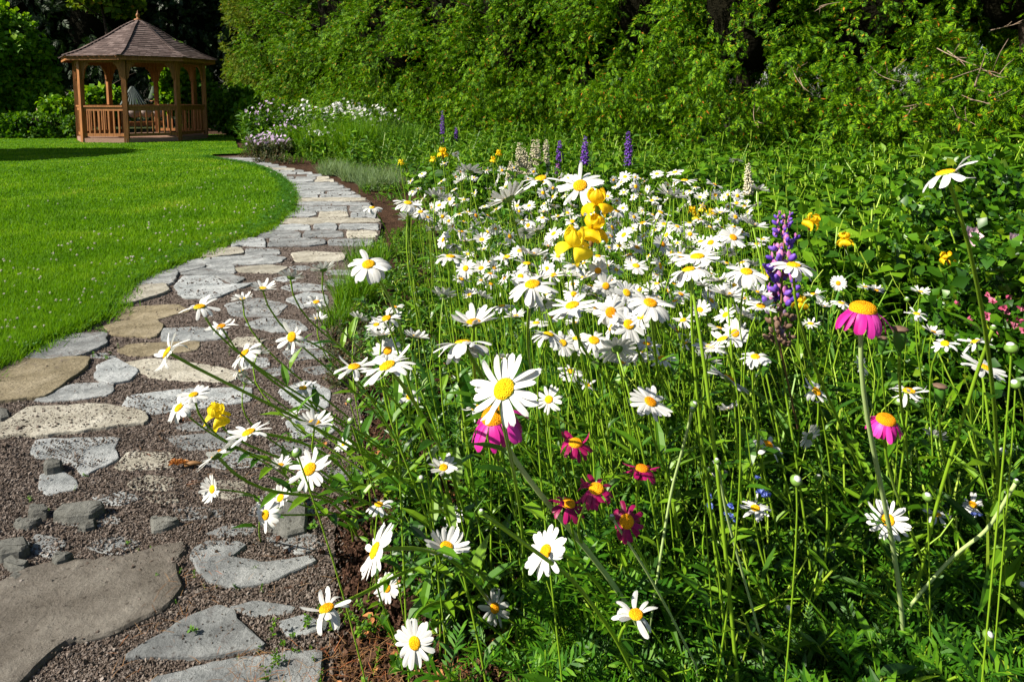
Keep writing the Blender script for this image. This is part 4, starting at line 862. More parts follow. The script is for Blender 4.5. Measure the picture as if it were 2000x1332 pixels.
# broad leaved thicket on the right
mb = MB(); TH = [(2.0, 6.8), (1.7, 4.6), (1.5, 3.2), (2.1, 2.5), (7, 2.4), (8, 4.2), (8.6, 5.0), (2.2, 10.6), (1.6, 9)]
p = sample_ground(1500, TH, np.random.RandomState(8), 1.2, px=(1200, 2150), y0=2.5, y1=10.5)
scatter_sprigs(mb, TC, p, 0, r.uniform(.42, .72, len(p)), r)
p = sample_ground(420, [(2.6, 6.0), (7.5, 4.2), (9.5, 4.6), (6.5, 7.6), (3.6, 9.6), (2.4, 9.5)], np.random.RandomState(18), 1.0, px=(1500, 2200), y0=4.0, y1=10)
scatter_sprigs(mb, TC, p, 0, r.uniform(.7, 1.0, len(p))*(.75+.3*np.clip((to_px(np.column_stack([p, np.zeros(len(p))]))[0]-1600)/400, 0, 1)), r)
o = mb.obj('broad_leaf_thicket', [M['stem'], M['mid_leaf']], smooth=False); tag(o, 'thicket of rounded bright leaves on the right below the cedars', 'foliage', kind='stuff')
# dark low leaves and seedlings at the bed edge
mb = MB(); p = sample_ground(260, [G(x, y)[:2] for x, y in [(640, 760), (640, 640), (700, 600), (780, 640), (760, 740), (700, 780)]], np.random.RandomState(9), 1.5, y0=1.5, y1=5); scatter_sprigs(mb, TC, p, 0, r.uniform(.05, .11, len(p)), r, .5)
for (x, y, n_, s_) in [(790, 370, 60, .22), (800, 352, 40, .2), (540, 318, 50, .22), (512, 308, 40, .25)]:
    c = G(x, y)[:2]; scatter_sprigs(mb, TC, c+r.normal(0, .22, (n_, 2)), 0, r.uniform(.6, 1, n_)*s_, r, .5)
o = mb.obj('dark_low_leaves', [M['red_stem'], M['purple_leaf']], smooth=False); tag(o, 'low dark purplish leaves creeping at the bed edge', 'foliage', kind='stuff')
mb = MB()
for (x, y, n_, s_) in [(560, 1275, 14, .05), (690, 1240, 10, .06), (545, 705, 0, .04), (190, 652, 12, .05), (640, 1262, 10, .045), (350, 1140, 6, .03), (760, 1210, 10, .08), (860, 1330, 16, .1), (800, 470, 60, .14), (790, 500, 60, .16), (770, 560, 60, .16), (820, 620, 50, .16), (200, 700, 5, .04), (250, 590, 6, .05), (480, 700, 6, .04), (300, 1100, 4, .03), (420, 1190, 5, .03), (110, 985, 4, .03), (640, 885, 14, .07), (700, 960, 18, .08)]+[(560+28*i, 312+i*i*.9+4, 26, .2) for i in range(9)]+[(760, 392, 18, .12), (735, 378, 24, .14)]:
    if n_: c = G(x, y)[:2]; scatter_sprigs(mb, TC, c+r.normal(0, .035+s_*.6, (n_, 2)), 0.01, r.uniform(.6, 1.1, n_)*s_, r, .5)
o = mb.obj('seedlings', [M['stem'], M['mid_leaf']], smooth=False); tag(o, 'small green seedlings in the gravel and soil', 'seedlings', kind='stuff')

# grass tufts, lavender mounds, flowering clumps along the path
def tuft(name, pos, n, rad, h, w, mat, label, cat, seed, group=None, lean=.9):
    t = MB(); r_ = np.random.RandomState(seed); a = r_.uniform(0, 6.28, n); q = np.column_stack([np.cos(a), np.sin(a)])*(rad*np.sqrt(r_.rand(n)))[:, None]
    blades(t, q, 0, h*r_.uniform(.5, 1.1, n), w*r_.uniform(.7, 1.3, n), r_, lean); o = t.obj(name, M[mat], smooth=False); o.location = tuple(pos); return tag(o, label, cat, group)
tuft('grass_tuft', G(695, 590), 520, .13, .26, .004, 'bright_leaf', 'wispy green grass tuft at the bed edge, nearest of them', 'grass tuft', 1)
tuft('grass_tuft', G(665, 640), 260, .09, .2, .004, 'bright_leaf', 'small wispy tuft in front of the nearest tuft, beside dark leaves', 'grass tuft', 2)
tuft('grass_tuft', G(720, 530), 420, .13, .26, .005, 'bright_leaf', 'wispy tuft behind the upward-turned daisy at the path edge', 'grass tuft', 3)
tuft('ornamental_grass', G(700, 312), 1600, .42, .95, .012, 'bright_leaf', 'large arching fine-leaved green clump by the path bend', 'ornamental grass', 4)
tuft('ornamental_grass', G(620, 303), 1100, .4, .8, .014, 'bright_leaf', 'fine-leaved green clump left of the largest one', 'ornamental grass', 5)
tuft('ornamental_grass', G(790, 318), 1100, .4, .85, .013, 'mid_leaf', 'dull green grassy clump right of the largest one', 'ornamental grass', 6)
for k, (x, y, s_, lab) in enumerate([(745, 368, .3, 'grey-green lavender mound spilling onto the path bend'), (800, 352, .34, 'grey-green lavender mound behind the bare soil patch'), (700, 352, .25, 'smallest grey-green mound against the paving'), (840, 372, .3, 'grey-green mound nearest the daisy drift'), (655, 340, .25, 'grey-green mound in front of the fine-leaved clump')]):
    tuft('lavender_mound', G(x, y), 1000, s_, s_*1.1, .007, 'grey_leaf', lab, 'lavender', 20+k, 'grey-green mounds edging the path', 1.4)
def blossoms(n, rx, ry, z0, z1, size, mat, seed, parent):
    mb = MB(); r_ = np.random.RandomState(seed); pe = np.array([[0, 0, 0], [-.35, .6, .06], [0, 1, 0], [.35, .6, .06]]); tv = []; tf = []
    for k in range(5):
        a = k*2*pi/5; c, s_ = cos(a), sin(a); tv.append(np.stack([pe[:, 0]*c-pe[:, 1]*s_, pe[:, 0]*s_+pe[:, 1]*c, pe[:, 2]], 1)); tf.append([4*k, 4*k+1, 4*k+2, 4*k+3])
    tv = np.vstack(tv); tf = np.array(tf); a = r_.uniform(0, 6.28, n); q = np.sqrt(r_.rand(n)); pos = np.column_stack([np.cos(a)*rx*q, np.sin(a)*ry*q, z0+(z1-z0)*r_.rand(n)*(1.1-.6*q)])
    up = np.column_stack([r_.normal(-.5, .6, n), r_.normal(-.5, .6, n), np.full(n, .8)]); scatter(mb, tv, tf, frames(r_.normal(size=(n, 3)), up=up), pos, size*r_.uniform(.7, 1.2, n))
    return mb.obj('blossoms', M[mat], parent, smooth=False)
def clump(pos, rx, h, mat, lm, nb, bs, label, seed, cat='phlox', group=None, nl=240):
    t = empty('flowering_clump', pos, label, cat, group); mb = MB(); r_ = np.random.RandomState(seed); a = r_.uniform(0, 6.28, nl); q = np.sqrt(r_.rand(nl))*rx
    scatter_sprigs(mb, TA, np.column_stack([np.cos(a)*q, np.sin(a)*q*.7]), 0, h*r_.uniform(.5, .95, nl), r_); mb.obj('foliage', [M['stem'], M[lm]], t, smooth=False); blossoms(nb, rx, rx*.7, h*.55, h*1.1, bs, mat, seed, t); return t
WG = 'pale flowering clumps by the path bend'
clump(G(528, 296), .55, 1.15, 'lilac', 'mid_leaf', 60, .04, 'tallest lilac clump against the dark gap behind the path end', 301, group=WG)
clump(G(525, 306), .45, .5, 'lilac', 'purple_leaf', 130, .032, 'low lilac-pink cushion at the very edge of the path end', 302, 'phlox', WG)
clump(G(568, 300), .5, .75, 'lilac', 'bright_leaf', 60, .035, 'lilac and green clump right of the low pink cushion', 303, 'phlox', WG)
clump(G(602, 292), .55, 1.1, 'petal', 'mid_leaf', 90, .04, 'white phlox clump left of the whitest one', 304, 'phlox', WG)
clump(G(680, 292), .6, 1.15, 'petal', 'bright_leaf', 170, .045, 'whitest phlox clump behind the arching grass', 305, 'phlox', WG)
clump(G(735, 298), .55, 1.1, 'petal', 'mid_leaf', 90, .04, 'thin white phlox clump right of the whitest one', 306, 'phlox', WG)
clump(G(640, 305), .5, .6, 'petal', 'bright_leaf', 70, .035, 'low clump speckled white in front of the phlox', 307, 'phlox', WG)
# pink flowering bush at the right edge, faint roses behind
t = empty('flowering_shrub', (*P(1990, 690, 2.1)[:2], 0), 'dark-leaved bush with rose-pink flowers at the right edge', 'flowering shrub')
r_ = np.random.RandomState(401); crown(900, .28, .3, .42, .45, CLU, .05, r_, .6, .25, 0, 2, 401, -.4).obj('foliage', M['daisy_leaf'], t)
def trumpet(seed, L_=1.0):
    v, f = lathe([(.04, 0), (.1, .3), (.2, .62), (.42, .85), (.5, 1.0)], 8, rib=lambda a: 1+.18*np.cos(4*a)); return v*L_, f
mb = MB(); n = 46; c = P(1990, 628, 1.95)-np.array(t.location); pos = c+r_.normal(0, 1, (n, 3))*[.05, .05, .035]
pos[-12:] = c+np.array([0, 0, -.02])+r_.normal(0, 1, (12, 3))*[.1, .06, .12]
def rosette(seed, n=14):
    r_ = np.random.RandomState(seed); parts = []
    for i in range(n):
        a = i*2.4; el = 1.3-1.25*(i/n); d = np.array([[cos(a)*cos(el), sin(a)*cos(el), sin(el)]]); v, f = leaf_tri(.5, .25, -.3+r_.normal(0, .2)); parts.append((place(v, frames(d, up=[[cos(a)*-.5, sin(a)*-.5, 1]])[0], d[0]*.1, (.5+.5*i/n)*r_.uniform(.85, 1.1)), f))
    return merge(parts)
RV, RF = rosette(1, 9)
scatter(mb, RV, RF, frames(r_.normal(size=(n, 3)), up=np.tile([[-.6, -.7, .5]], (n, 1))+r_.normal(0, .4, (n, 3))), pos, .017*r_.uniform(.6, 1.2, n)); mb.obj('blossoms', M['rose'], t)
t = empty('rose_bush', (*P(1950, 520, 3.2)[:2], 0), 'dark fine-leaved bush with faint pink roses, upper right', 'rose bush')
r_ = np.random.RandomState(402); crown(1500, .5, .4, .5, .5, CLU, .06, r_, .6, .25, 0, 2, 402, -.4).obj('foliage', M['daisy_leaf'], t)
RV, RF = rosette(1); mb = MB()
for (x, y, s_) in [(1895, 463, .045), (1978, 474, .04), (1948, 535, .035), (1995, 545, .03), (1985, 470, .03), (1975, 520, .02)]:
    q = P(x, y, 2.75)-np.array(t.location); v = place(RV, frames(np.array([[1, 0, 0.]]), up=[[-.5, -.7, .5]])[0], q, s_); mb.add(v, RF)
mb.obj('blossoms', M['pale_pink'], t)

# ------------------------------------------------------------------ daisies
def petal_ring(n, a, b, seed, w=.15, r0=.24, jit=.12, miss=0., curl=.0, L0=None):
    """petals from the disc rim outwards; a, b = slope and bend of each petal"""
    r_ = np.random.RandomState(seed); mb = MB(); xs = np.array([-1, -.45, 0, .45, 1]); ts = np.array([0, .18, .4, .62, .82, .94, 1.0]); wp = np.array([.45, .72, .95, 1.0, .9, .66, .28])
    for k in range(n):
        if r_.rand() < miss: continue
        ang = (k+r_.uniform(-.3, .3))*2*pi/n; L_ = (L0 or (1-r0))*r_.uniform(.86, 1.04); aa = a+r_.normal(0, jit); bb = b+r_.normal(0, jit); tw = r_.normal(0, .25); side = r_.normal(0, .1); cu = curl*r_.normal()
        th = aa+bb*ts+cu*ts**2; ds = np.diff(ts, prepend=0)*L_; rr_ = r0+np.cumsum(np.cos(th)*ds); zz = np.cumsum(np.sin(th)*ds)+.012*(k % 2)
        ww = w*r_.uniform(.75, 1.15); X = ww*wp[:, None]*xs[None]; Z = zz[:, None]+ww*wp[:, None]*(-.22*xs[None]**2+.07*np.cos(xs[None]*7))+np.sin(tw*ts)[:, None]*X
        Y = rr_[:, None]+0*X; X = X+(side*ts**2)[:, None]; Y[-1] += np.array([-.02, .015, -.012, .015, -.02])
        c, s_ = cos(ang), sin(ang); v = np.stack([X*c-Y*s_, X*s_+Y*c, Z], 2).reshape(-1, 3)
        i = np.arange(len(ts)-1)[:, None]*5; j = np.arange(4)[None]; mb.add(v, np.stack([i+j, i+j+1, i+5+j+1, i+5+j], 2).reshape(-1, 4))
    return mb
def disc_mesh(R_, h, name, mats, bumps=0, seed=0):
    mb = MB(); t = np.linspace(0, 1, 7); v, f = lathe([(R_*sqrt(max(0, 1-(x)**2.4))+.002, h*x) for x in t], 20); mb.add(v, f)
    if bumps:
        i = np.arange(bumps); rr_ = R_*np.sqrt((i+.5)/bumps)*.98; a = i*2.39996; z = h*np.power(np.maximum(0, 1-(rr_/R_)**2), 1/2.4)
        bv, bf = ellipsoid((1, 1, .8), 5, 4); nrm = np.column_stack([np.cos(a)*rr_/R_*.8, np.sin(a)*rr_/R_*.8, np.ones(bumps)])
        scatter(mb, bv[:, [0, 2, 1]], bf[:, [0, 3, 2, 1]], frames(nrm), np.column_stack([rr_*np.cos(a), rr_*np.sin(a), z]), R_*.045)
    return mb.mesh(name, mats)
PETV = {'flat': [petal_ring(21+k % 3, .05, -.2, 500+k, w=.125, jit=.15).mesh('daisy_petals', M['petal']) for k in range(4)],
        'up': [petal_ring(20+k, .45, -.1, 510+k, w=.12, jit=.18).mesh('daisy_petals', M['petal']) for k in range(3)],
        'droop': [petal_ring(20+k, .1, -.85, 520+k, jit=.22, w=.13).mesh('daisy_petals', M['petal']) for k in range(3)],
        'rag': [petal_ring(13+k, .0, -.3, 530+k, jit=.5, miss=.12, curl=.7, w=.12).mesh('daisy_petals', M['petal']) for k in range(4)]+[petal_ring(15, .1, -.5, 560+k, jit=.45, miss=.35, curl=.5, w=.12).mesh('daisy_petals', M['petal']) for k in range(2)],
        'thin': [petal_ring(17+k, .05, -.2, 540+k, jit=.2, w=.1, curl=.25).mesh('daisy_petals', M['petal']) for k in range(3)]}
DISC = disc_mesh(.28, .13, 'daisy_disc', M['disc'], 150); DISCL = disc_mesh(.28, .12, 'daisy_disc', M['disc'])
mb = MB(); v, f = lathe([(.001, -.17), (.06, -.17), (.13, -.14), (.23, -.09), (.285, -.02), (.29, .02), (.25, .03)], 16); mb.add(v, f); CALYX = mb.mesh('calyx', M['calyx'])
GSMALL = 'white daisies of the flower bed'
def headmat(head, n, s_, spin=0.0):
    Mx = frames(np.array([[cos(spin), sin(spin), .01]]), up=[n])[0]; return Matrix(((*(Mx[0]*s_), head[0]), (*(Mx[1]*s_), head[1]), (*(Mx[2]*s_), head[2]), (0, 0, 0, 1)))
LEAFV, LEAFF = leaf_tri(.17, .06, .25)
def stem_leaves(mb, pts, r_, n, size, mi=1, t0=.1, t1=.75):
    for i in range(n):
        t = t0+(t1-t0)*(i+r_.rand()*.8)/n; k = t*(len(pts)-1); j = int(k); q = pts[j]+(pts[min(j+1, len(pts)-1)]-pts[j])*(k-j); b = r_.uniform(0, 6.28); td = norm(pts[min(j+1, len(pts)-1)]-pts[max(j-1, 0)])
        d = norm(np.array([[cos(b), sin(b), .2]])+td*.9); mb.add(place(LEAFV, frames(d)[0], q, size*r_.uniform(.6, 1.2)*(1.2-.7*t)), LEAFF, mi)
def daisy(px, py, dia, n, label, kind='flat', base=None, D=.072, lean=None, leaves=5, rad=.0019, hero=None, group=GSMALL, seed=None, zmax=1.0):
    seed = int(px*7+py*13) if seed is None else seed; r_ = np.random.RandomState(seed % 99991); d = D*FPX/dia
    head = P(px, py, d)
    while head[2] > zmax: d *= 1.04; head = P(px, py, d); 
    s_ = dia*d/FPX/2; n = norm(np.array(n, float)+r_.normal(0, .06, 3))
    if base is None: b = np.array([head[0]+(r_.uniform(.0, .2) if lean is None else lean), head[1]+r_.uniform(-.02, .18), 0])
    else: b = G(*base); 
    t = empty('daisy', b, label, 'daisy', group)
    if hero is None: hero = dia >= 62
    h = head-b; L_ = np.linalg.norm(h); att = h-n*s_*.16
    p1 = np.array([h[0]*.18+r_.normal(0, .03), h[1]*.18+r_.normal(0, .02), h[2]*.42]); p2 = att-n*min(.16, L_*.28)+r_.normal(0, .012, 3)
    pts = bez(np.zeros(3), p1, p2, att, 14); mb = MB(); v, f = tube(pts, rad*np.linspace(1.25, .85, 14), 6 if hero else 4, cap=False); mb.add(v, f); mb.obj('stem', [M['stem']], t)
    if leaves: mb = MB(); stem_leaves(mb, pts, r_, leaves, .085, 0); mb.obj('leaves', [M['daisy_leaf']], t, smooth=False)
    spin = r_.uniform(0, 6.28); mat = headmat(h, n, s_, spin)
    pl = PETV[kind]; o = mobj('petals', pl[r_.randint(len(pl))], t); o.matrix_local = mat
    o = mobj('disc', DISC if hero else DISCL, t); o.matrix_local = mat
    o = mobj('calyx', CALYX, t); o.matrix_local = mat
    return t
F_ = (0, -.78, .62); FL = (-.45, -.68, .55); FR = (.35, -.7, .6); U_ = (0, -.28, .95); UL = (-.35, -.25, .9); B_ = (.08, .62, .75); BU = (0, .3, .95); L_ = (-.88, -.3, .38); BL = (-.5, .35, .8); BR = (.4, .4, .8); R__ = (.6, -.2, .75)
HERO = [
 (985, 760, 150, F_, 'largest white daisy with a round yellow disc, above the half-hidden magenta flower', 'thin', (1015, 1240)),
 (757, 715, 108, (0, -.75, .6), 'white daisy with six long narrow petals spread over bare soil, right of a tilted twin', 'thin', (930, 1120)),
 (692, 717, 80, FL, 'tilted white daisy touching the petals of a larger one over bare soil', 'thin', (900, 1090)),
 (720, 517, 84, (-.3, -.45, .8), 'clean wide daisy standing over the grass tuft at the path edge', 'droop', (800, 900)),
 (1040, 556, 100, U_, 'broad daisy with long drooping petals below the lowest yellow iris', 'droop', (1075, 900)),
 (1133, 363, 92, F_, 'large fully open daisy right above the topmost big yellow iris', 'thin', (1200, 760)),
 (486, 845, 84, (-.1, -.85, .45), 'open daisy on the path right below the yellow iris', 'thin', (720, 1020)),
 (733, 1075, 105, (-.55, -.72, .3), 'steeply tilted daisy at the bed edge with a pale arching stem', 'flat', (1000, 1240)),
 (638, 1188, 96, (-.5, -.75, .35), 'ragged daisy low over the needle-strewn stones', 'rag', (900, 1160)),
 (810, 1255, 82, (.1, -.9, .2), 'lowest daisy, with an orange disc, over dark soil', 'flat', (905, 1210)),
 (872, 1067, 86, (0, -.8, .65), 'daisy with upswept petals right of the steeply tilted one', 'up', (1000, 1240)),
 (1066, 1077, 92, (-.15, -.85, .5), 'clean open daisy in front of the thick pale stem, bottom centre', 'flat', (1200, 1330)),
 (605, 916, 86, (-.15, -.6, .75), 'daisy with spreading petals over the gravel edge, above the light rock', 'thin', (760, 1060)),
 (424, 888, 82, (-.55, .35, .75), 'side-facing daisy on the gravel showing its green underside', 'thin', (700, 1050)),
 (415, 955, 52, (-.95, -.25, .2), 'small daisy turned left on a long bare stem near the gravel', 'up', (510, 1062)),
 (519, 1005, 62, (-.9, -.35, .25), 'daisy turned left in front of the light grey rock', 'droop', (690, 1060)),
 (548, 972, 50, (-.6, -.3, .7), 'daisy half behind the left-turned one at the light grey rock', 'up', (720, 1050)),
 (390, 600, 74, (-.35, .05, .9), 'daisy over the path centre with split swept petals, upper left of the leaning group', 'rag', (930, 1080)),
 (328, 688, 84, (-.75, -.35, .5), 'ragged leftmost daisy with a few long limp petals', 'rag', (950, 1100)),
 (432, 638, 58, (-.5, .1, .85), 'small swept daisy just right of the split-petalled one', 'rag', (900, 1060)),
 (568, 542, 52, B_, 'daisy showing its underside, left one of two pale ones over the path', 'up', (770, 820)),
 (632, 527, 50, B_, 'daisy showing its underside at the path edge, right one of two pale ones', 'up', (760, 800)),
 (513, 564, 52, U_, 'small daisy with a neat yellow disc over the middle of the path', 'up', (800, 950)),
 (474, 584, 42, BU, 'small half-open daisy left of the neat yellow-disced one', 'up', (800, 960)),
 (478, 690, 66, (-.35, -.45, .8), 'daisy tilted left with a bright disc above the gravel', 'droop', (870, 1080)),
 (505, 688, 42, BR, 'daisy seen from behind touching the tilted one above the gravel', 'up', (860, 1070)),
 (570, 658, 66, (-.75, -.55, .35), 'daisy turned left with a few backward petals at the path edge', 'rag', (850, 1060)),
 (479, 748, 40, B_, 'little daisy seen from below on a straight stem over the path', 'up', (640, 960)),
 (470, 725, 42, (-.5, -.4, .6), 'limp little daisy between two over the gravel', 'rag', (850, 1080)),
 (350, 796, 64, (-.35, -.45, .8), 'daisy drooping left of the yellow iris on the path', 'droop', (600, 1000)),
 (378, 771, 58, (-.1, -.1, .95), 'daisy just above and behind the one left of the yellow iris', 'flat', (620, 1010)),
 (618, 590, 42, U_, 'small daisy by the wispy tuft over the path edge', 'rag', (800, 840)),
 (620, 622, 36, BU, 'smallest pale daisy under the one by the wispy tuft', 'up', (790, 860)),
 (592, 758, 52, U_, 'daisy with curled petals amid the bunch of leaning stems', 'rag', (850, 1050)),
 (672, 867, 36, (0, -.5, .85), 'tiny complete daisy low over the soil', 'flat', None),
 (866, 913, 58, (.45, -.1, .85), 'crisp daisy turned up to the right beside the magenta flower', 'up', (1000, 1080)),
 (886, 1012, 46, (-.4, -.6, .6), 'small daisy above the one with upswept petals', 'thin', None),
 (756, 1148, 50, (.2, -.85, .5), 'small daisy hanging between the steep one and the ragged one', 'flat', (900, 1180)),
 (966, 1187, 64, (-.1, -.8, .55), 'shaded daisy with narrow petals crossed by a green stem', 'thin', (1100, 1330)),
 (1242, 1200, 92, (.5, -.35, .7), 'wilted daisy with an orange disc and crumpled trailing petals, bottom centre right', 'rag', (1330, 1400)),
 (1146, 1062, 48, (0, -.85, .4), 'half-shaded daisy right of the clean bottom centre one', 'thin', None),
 (905, 1085, 44, (.2, -.7, .4), 'drooping brown-disced daisy tucked under the upswept one', 'droop', None),
 (1475, 992, 58, (0, -.35, .93), 'neat flat daisy low in the dark green right of the crimson flowers', 'thin', None),
 (1734, 1015, 78, (0, -.85, .5), 'star-like daisy with narrow petals, lower right', 'thin', (1850, 1350)),
 (1922, 718, 78, (-.2, -.75, .65), 'full rounded daisy near the right edge', 'flat', (1990, 1200)),
 (1270, 785, 82, (0, -.6, .8), 'flat open daisy alone amid bare stems right of centre', 'flat', (1350, 1150)),
 (1118, 597, 92, (-.1, -.5, .85), 'wide daisy with one petal folded over its disc', 'flat', (1230, 900)),
 (1224, 572, 56, F_, 'daisy with an upright round yellow disc behind a pair of overlapping discs', 'flat', None),
 (1270, 592, 88, U_, 'broad daisy right of the pair of overlapping discs', 'droop', (1320, 950)),
 (1214, 600, 66, F_, 'right one of two daisies with overlapping discs', 'droop', None),
 (1193, 610, 70, (-.2, -.8, .5), 'left one of two daisies with overlapping discs', 'droop', None),
 (1228, 634, 72, (-.3, -.65, .6), 'daisy with a deep orange tilted disc below the overlapping pair', 'flat', None),
 (1160, 665, 70, (.1, -.35, .9), 'low-set daisy with a bright flat disc left of the orange-disced one', 'droop', None),
 (1072, 780, 54, (.1, -.75, .6), 'small daisy peeking out right of the largest daisy', 'thin', None),
 (930, 797, 62, (-.3, -.4, .8), 'daisy almost hidden below left of the largest daisy', 'rag', None),
 (905, 672, 112, (-.45, .3, .8), 'big daisy seen from below with pale overlapping petals left of the largest one', 'droop', (960, 1000)),
 (925, 630, 96, (.05, .35, .93), 'big daisy seen from the side just above the one seen from below', 'up', (990, 980)),
 (880, 502, 62, (.1, -.35, .92), 'neat daisy above the dark gap left of the yellow irises', 'droop', None),
 (797, 397, 56, U_, 'daisy with drooping rim above the bare soil by the path', 'droop', (830, 700)),
 (798, 424, 44, B_, 'daisy just under the one above the bare soil', 'up', None),
 (727, 406, 38, (-.35, -.35, .85), 'daisy leaning left over the path edge near the bend', 'droop', (800, 640)),
 (850, 384, 46, B_, 'upturned cup-shaped daisy right of two by the bare soil', 'up', None),
 (917, 335, 52, (-.25, .5, .8), 'daisy tilted away on a long slanting stem at the back left', 'up', None),
 (993, 388, 88, (-.3, .5, .8), 'large daisy seen from below left of the topmost open one', 'up', (1080, 800)),
 (1056, 350, 78, (-.35, -.1, .9), 'large half-side daisy just left of the topmost fully open one', 'rag', (1110, 800)),
 (1040, 497, 62, (-.2, .6, .7), 'daisy seen from behind left of the lowest iris', 'up', None),
 (1362, 502, 90, (.1, -.6, .75), 'daisy with a large bright disc in the heart of the drift', 'flat', None),
 (1345, 528, 88, (-.1, .45, .85), 'pale daisy seen from below under the bright-disced one', 'droop', None),
 (1458, 531, 76, U_, 'wide daisy with a flat disc left of the tall violet lupin', 'droop', (1480, 900)),
 (1420, 575, 72, B_, 'cup-shaped daisy seen from behind left of the tall violet lupin', 'up', None),
 (1550, 519, 88, (.0, -.05, 1), 'daisy in profile crossing the front of the tall violet lupin', 'droop', (1720, 1100)),
 (1310, 383, 62, B_, 'upturned daisy on a curved pale stem at the top of the drift', 'up', (1150, 900)),
 (1396, 361, 34, (0, -.95, .3), 'small round daisy facing the camera near the lone cream lupin', 'flat', None),
 (1318, 337, 34, (0, -.5, .85), 'small daisy highest of the row at the back of the drift', 'flat', None),
 (1283, 340, 26, (-.9, .2, .2), 'small daisy seen edge-on at the back of the drift', 'flat', None),
 (1337, 353, 46, (0, -.1, 1), 'flat side-on daisy under the small highest one', 'flat', None),
 (1481, 371, 44, (.1, .4, .9), 'daisy on a straight stem right beside the lone cream lupin', 'up', None),
 (1437, 313, 26, (.3, .2, .9), 'little daisy on the tallest thin stem left of the cream lupin', 'flat', None),
 (1848, 340, 118, (-.33, .02, .93), 'tallest daisy at the right, with limp trailing petals on a long curved stem', 'rag', (1930, 1250)),
 (1424, 740, 82, (0, .93, .05), 'big daisy seen squarely from behind with its green centre', 'flat', (1440, 1050)),
 (1424, 799, 46, B_, 'small cup daisy under the one seen squarely from behind', 'up', None),
 (1500, 868, 66, (.25, -.3, .85), 'ragged daisy with an orange disc right of the small cup one', 'rag', None),
 (1581, 851, 54, (0, .9, .25), 'small daisy seen from behind with a green centre, left of the thick pale stem', 'flat', None),
 (1594, 765, 64, (-.3, -.6, .6), 'few-petalled daisy left of the thick pale stem', 'rag', None),
 (1683, 714, 38, (0, -.95, .3), 'small neat daisy just right of the thick pale stem', 'thin', None),
 (1775, 764, 74, (.1, -.1, .95), 'thin side-on daisy above the smaller magenta flower', 'rag', None),
 (1826, 852, 46, B_, 'cup-shaped daisy right of the smaller magenta flower', 'up', None),
 (1845, 671, 50, (-.1, -.7, .6), 'small open daisy left of the full rounded one', 'rag', None),
 (1905, 668, 60, (-.2, .4, .9), 'greyish side-on daisy crossed by the tall curved stem', 'rag', None),
 (1797, 570, 36, U_, 'small daisy alone over dark leaves, right of the large magenta flower', 'up', None),
 (1790, 613, 40, (0, -.1, 1), 'flat little daisy under the one alone over dark leaves', 'rag', None),
 (1822, 648, 38, U_, 'small daisy with an orange disc above the poppy pods', 'up', None),
 (1712, 567, 28, U_, 'tiny daisy right above the large magenta flower', 'up', None),
 (1690, 560, 28, F_, 'tiny daisy up and left of its twin above the large magenta flower', 'flat', None),
 (1643, 592, 40, (.1, 0, 1), 'small daisy touching the left of the large magenta flower', 'droop', None),
 (1608, 598, 32, (.3, .5, .8), 'small upturned daisy left of the large magenta flower', 'up', None),
 (1583, 632, 38, U_, 'small flat daisy right of the lupin foot', 'thin', None),
 (1637, 553, 30, (-.95, 0, .2), 'narrow edge-on daisy right of the violet lupin', 'flat', None),
 (1590, 575, 44, (.8, .2, .4), 'pale sideways daisy behind the yellow iris at the lupin', 'rag', None),
 (1475, 697, 58, (.1, -.3, .9), 'daisy with a domed orange disc in the open stems', 'droop', None),
 (1205, 682, 76, (0, .8, .35), 'large daisy seen from behind with a dark centre under the drift', 'flat', None),
 (1248, 692, 64, (-.2, .5, .8), 'daisy seen from below right of the dark-centred one', 'droop', None),
 (1293, 700, 56, (.3, -.3, .8), 'daisy with a few open petals hanging at the drift edge', 'rag', None),
 (1115, 725, 50, (-.3, -.5, .7), 'daisy turned sideways above the small peeking one', 'droop', None),
 (1148, 752, 44, (.4, -.3, .8), 'thin daisy beside the sideways-turned one', 'rag', None),
 (1380, 702, 58, (.3, .4, .8), 'greyish half-hidden daisy behind the big back-facing one', 'up', None),
 (1405, 920, 44, (.3, -.5, .2), 'orange-disced daisy half shaded amid stalks', 'droop', None),
 (1388, 474, 44, F_, 'daisy with yellow disc just above the side-on cluster by the lupin', 'flat', None),
 (1432, 464, 52, (-.3, -.6, .6), 'daisy with a golden tilted disc left of the lupin head', 'flat', None),
 (1470, 440, 58, B_, 'daisy seen from behind nearest the lupin head', 'up', None),
 (740, 985, 56, (.1, .5, .6), 'pale daisy sunk in shade in the soil gap', 'rag', None),
 (548, 908, 44, U_, 'small daisy with a flat disc over the gravel edge', 'up', (700, 1020)),
 (615, 826, 74, (.0, .35, .9), 'broad upturned daisy seen from the side over the bed edge', 'up', (800, 1020)),
 (568, 812, 36, (0, .2, .95), 'small half-open daisy by the broad upturned one', 'up', None),
 (800, 775, 50, (-.3, -.5, .6), 'daisy with folded petals over bare soil right of the twin pair', 'rag', None),
 (700, 622, 40, B_, 'small upturned daisy over the dark leaves', 'up', None),
 (755, 622, 60, (-.1, -.2, .95), 'spreading daisy above the long narrow-petalled one', 'rag', None),
 (735, 634, 40, U_, 'small daisy under the spreading one', 'flat', None),
 (745, 655, 56, BU, 'side-on daisy between the spreading one and the narrow-petalled one', 'up', None),
 (812, 658, 54, (.1, .4, .9), 'daisy seen from behind left of the big overlapping pair', 'up', None),
 (757, 685, 56, (-.1, -.7, .6), 'smaller daisy poking up behind the narrow-petalled one', 'flat', None),
 (770, 600, 40, U_, 'thin side-on daisy over the dark gap', 'rag', None),
 (866, 578, 50, B_, 'two-tone daisy left above the big overlapping pair', 'up', None),
 (958, 555, 34, (.3, -.2, .9), 'little daisy with a flat disc left of the broad drooping one', 'rag', None),
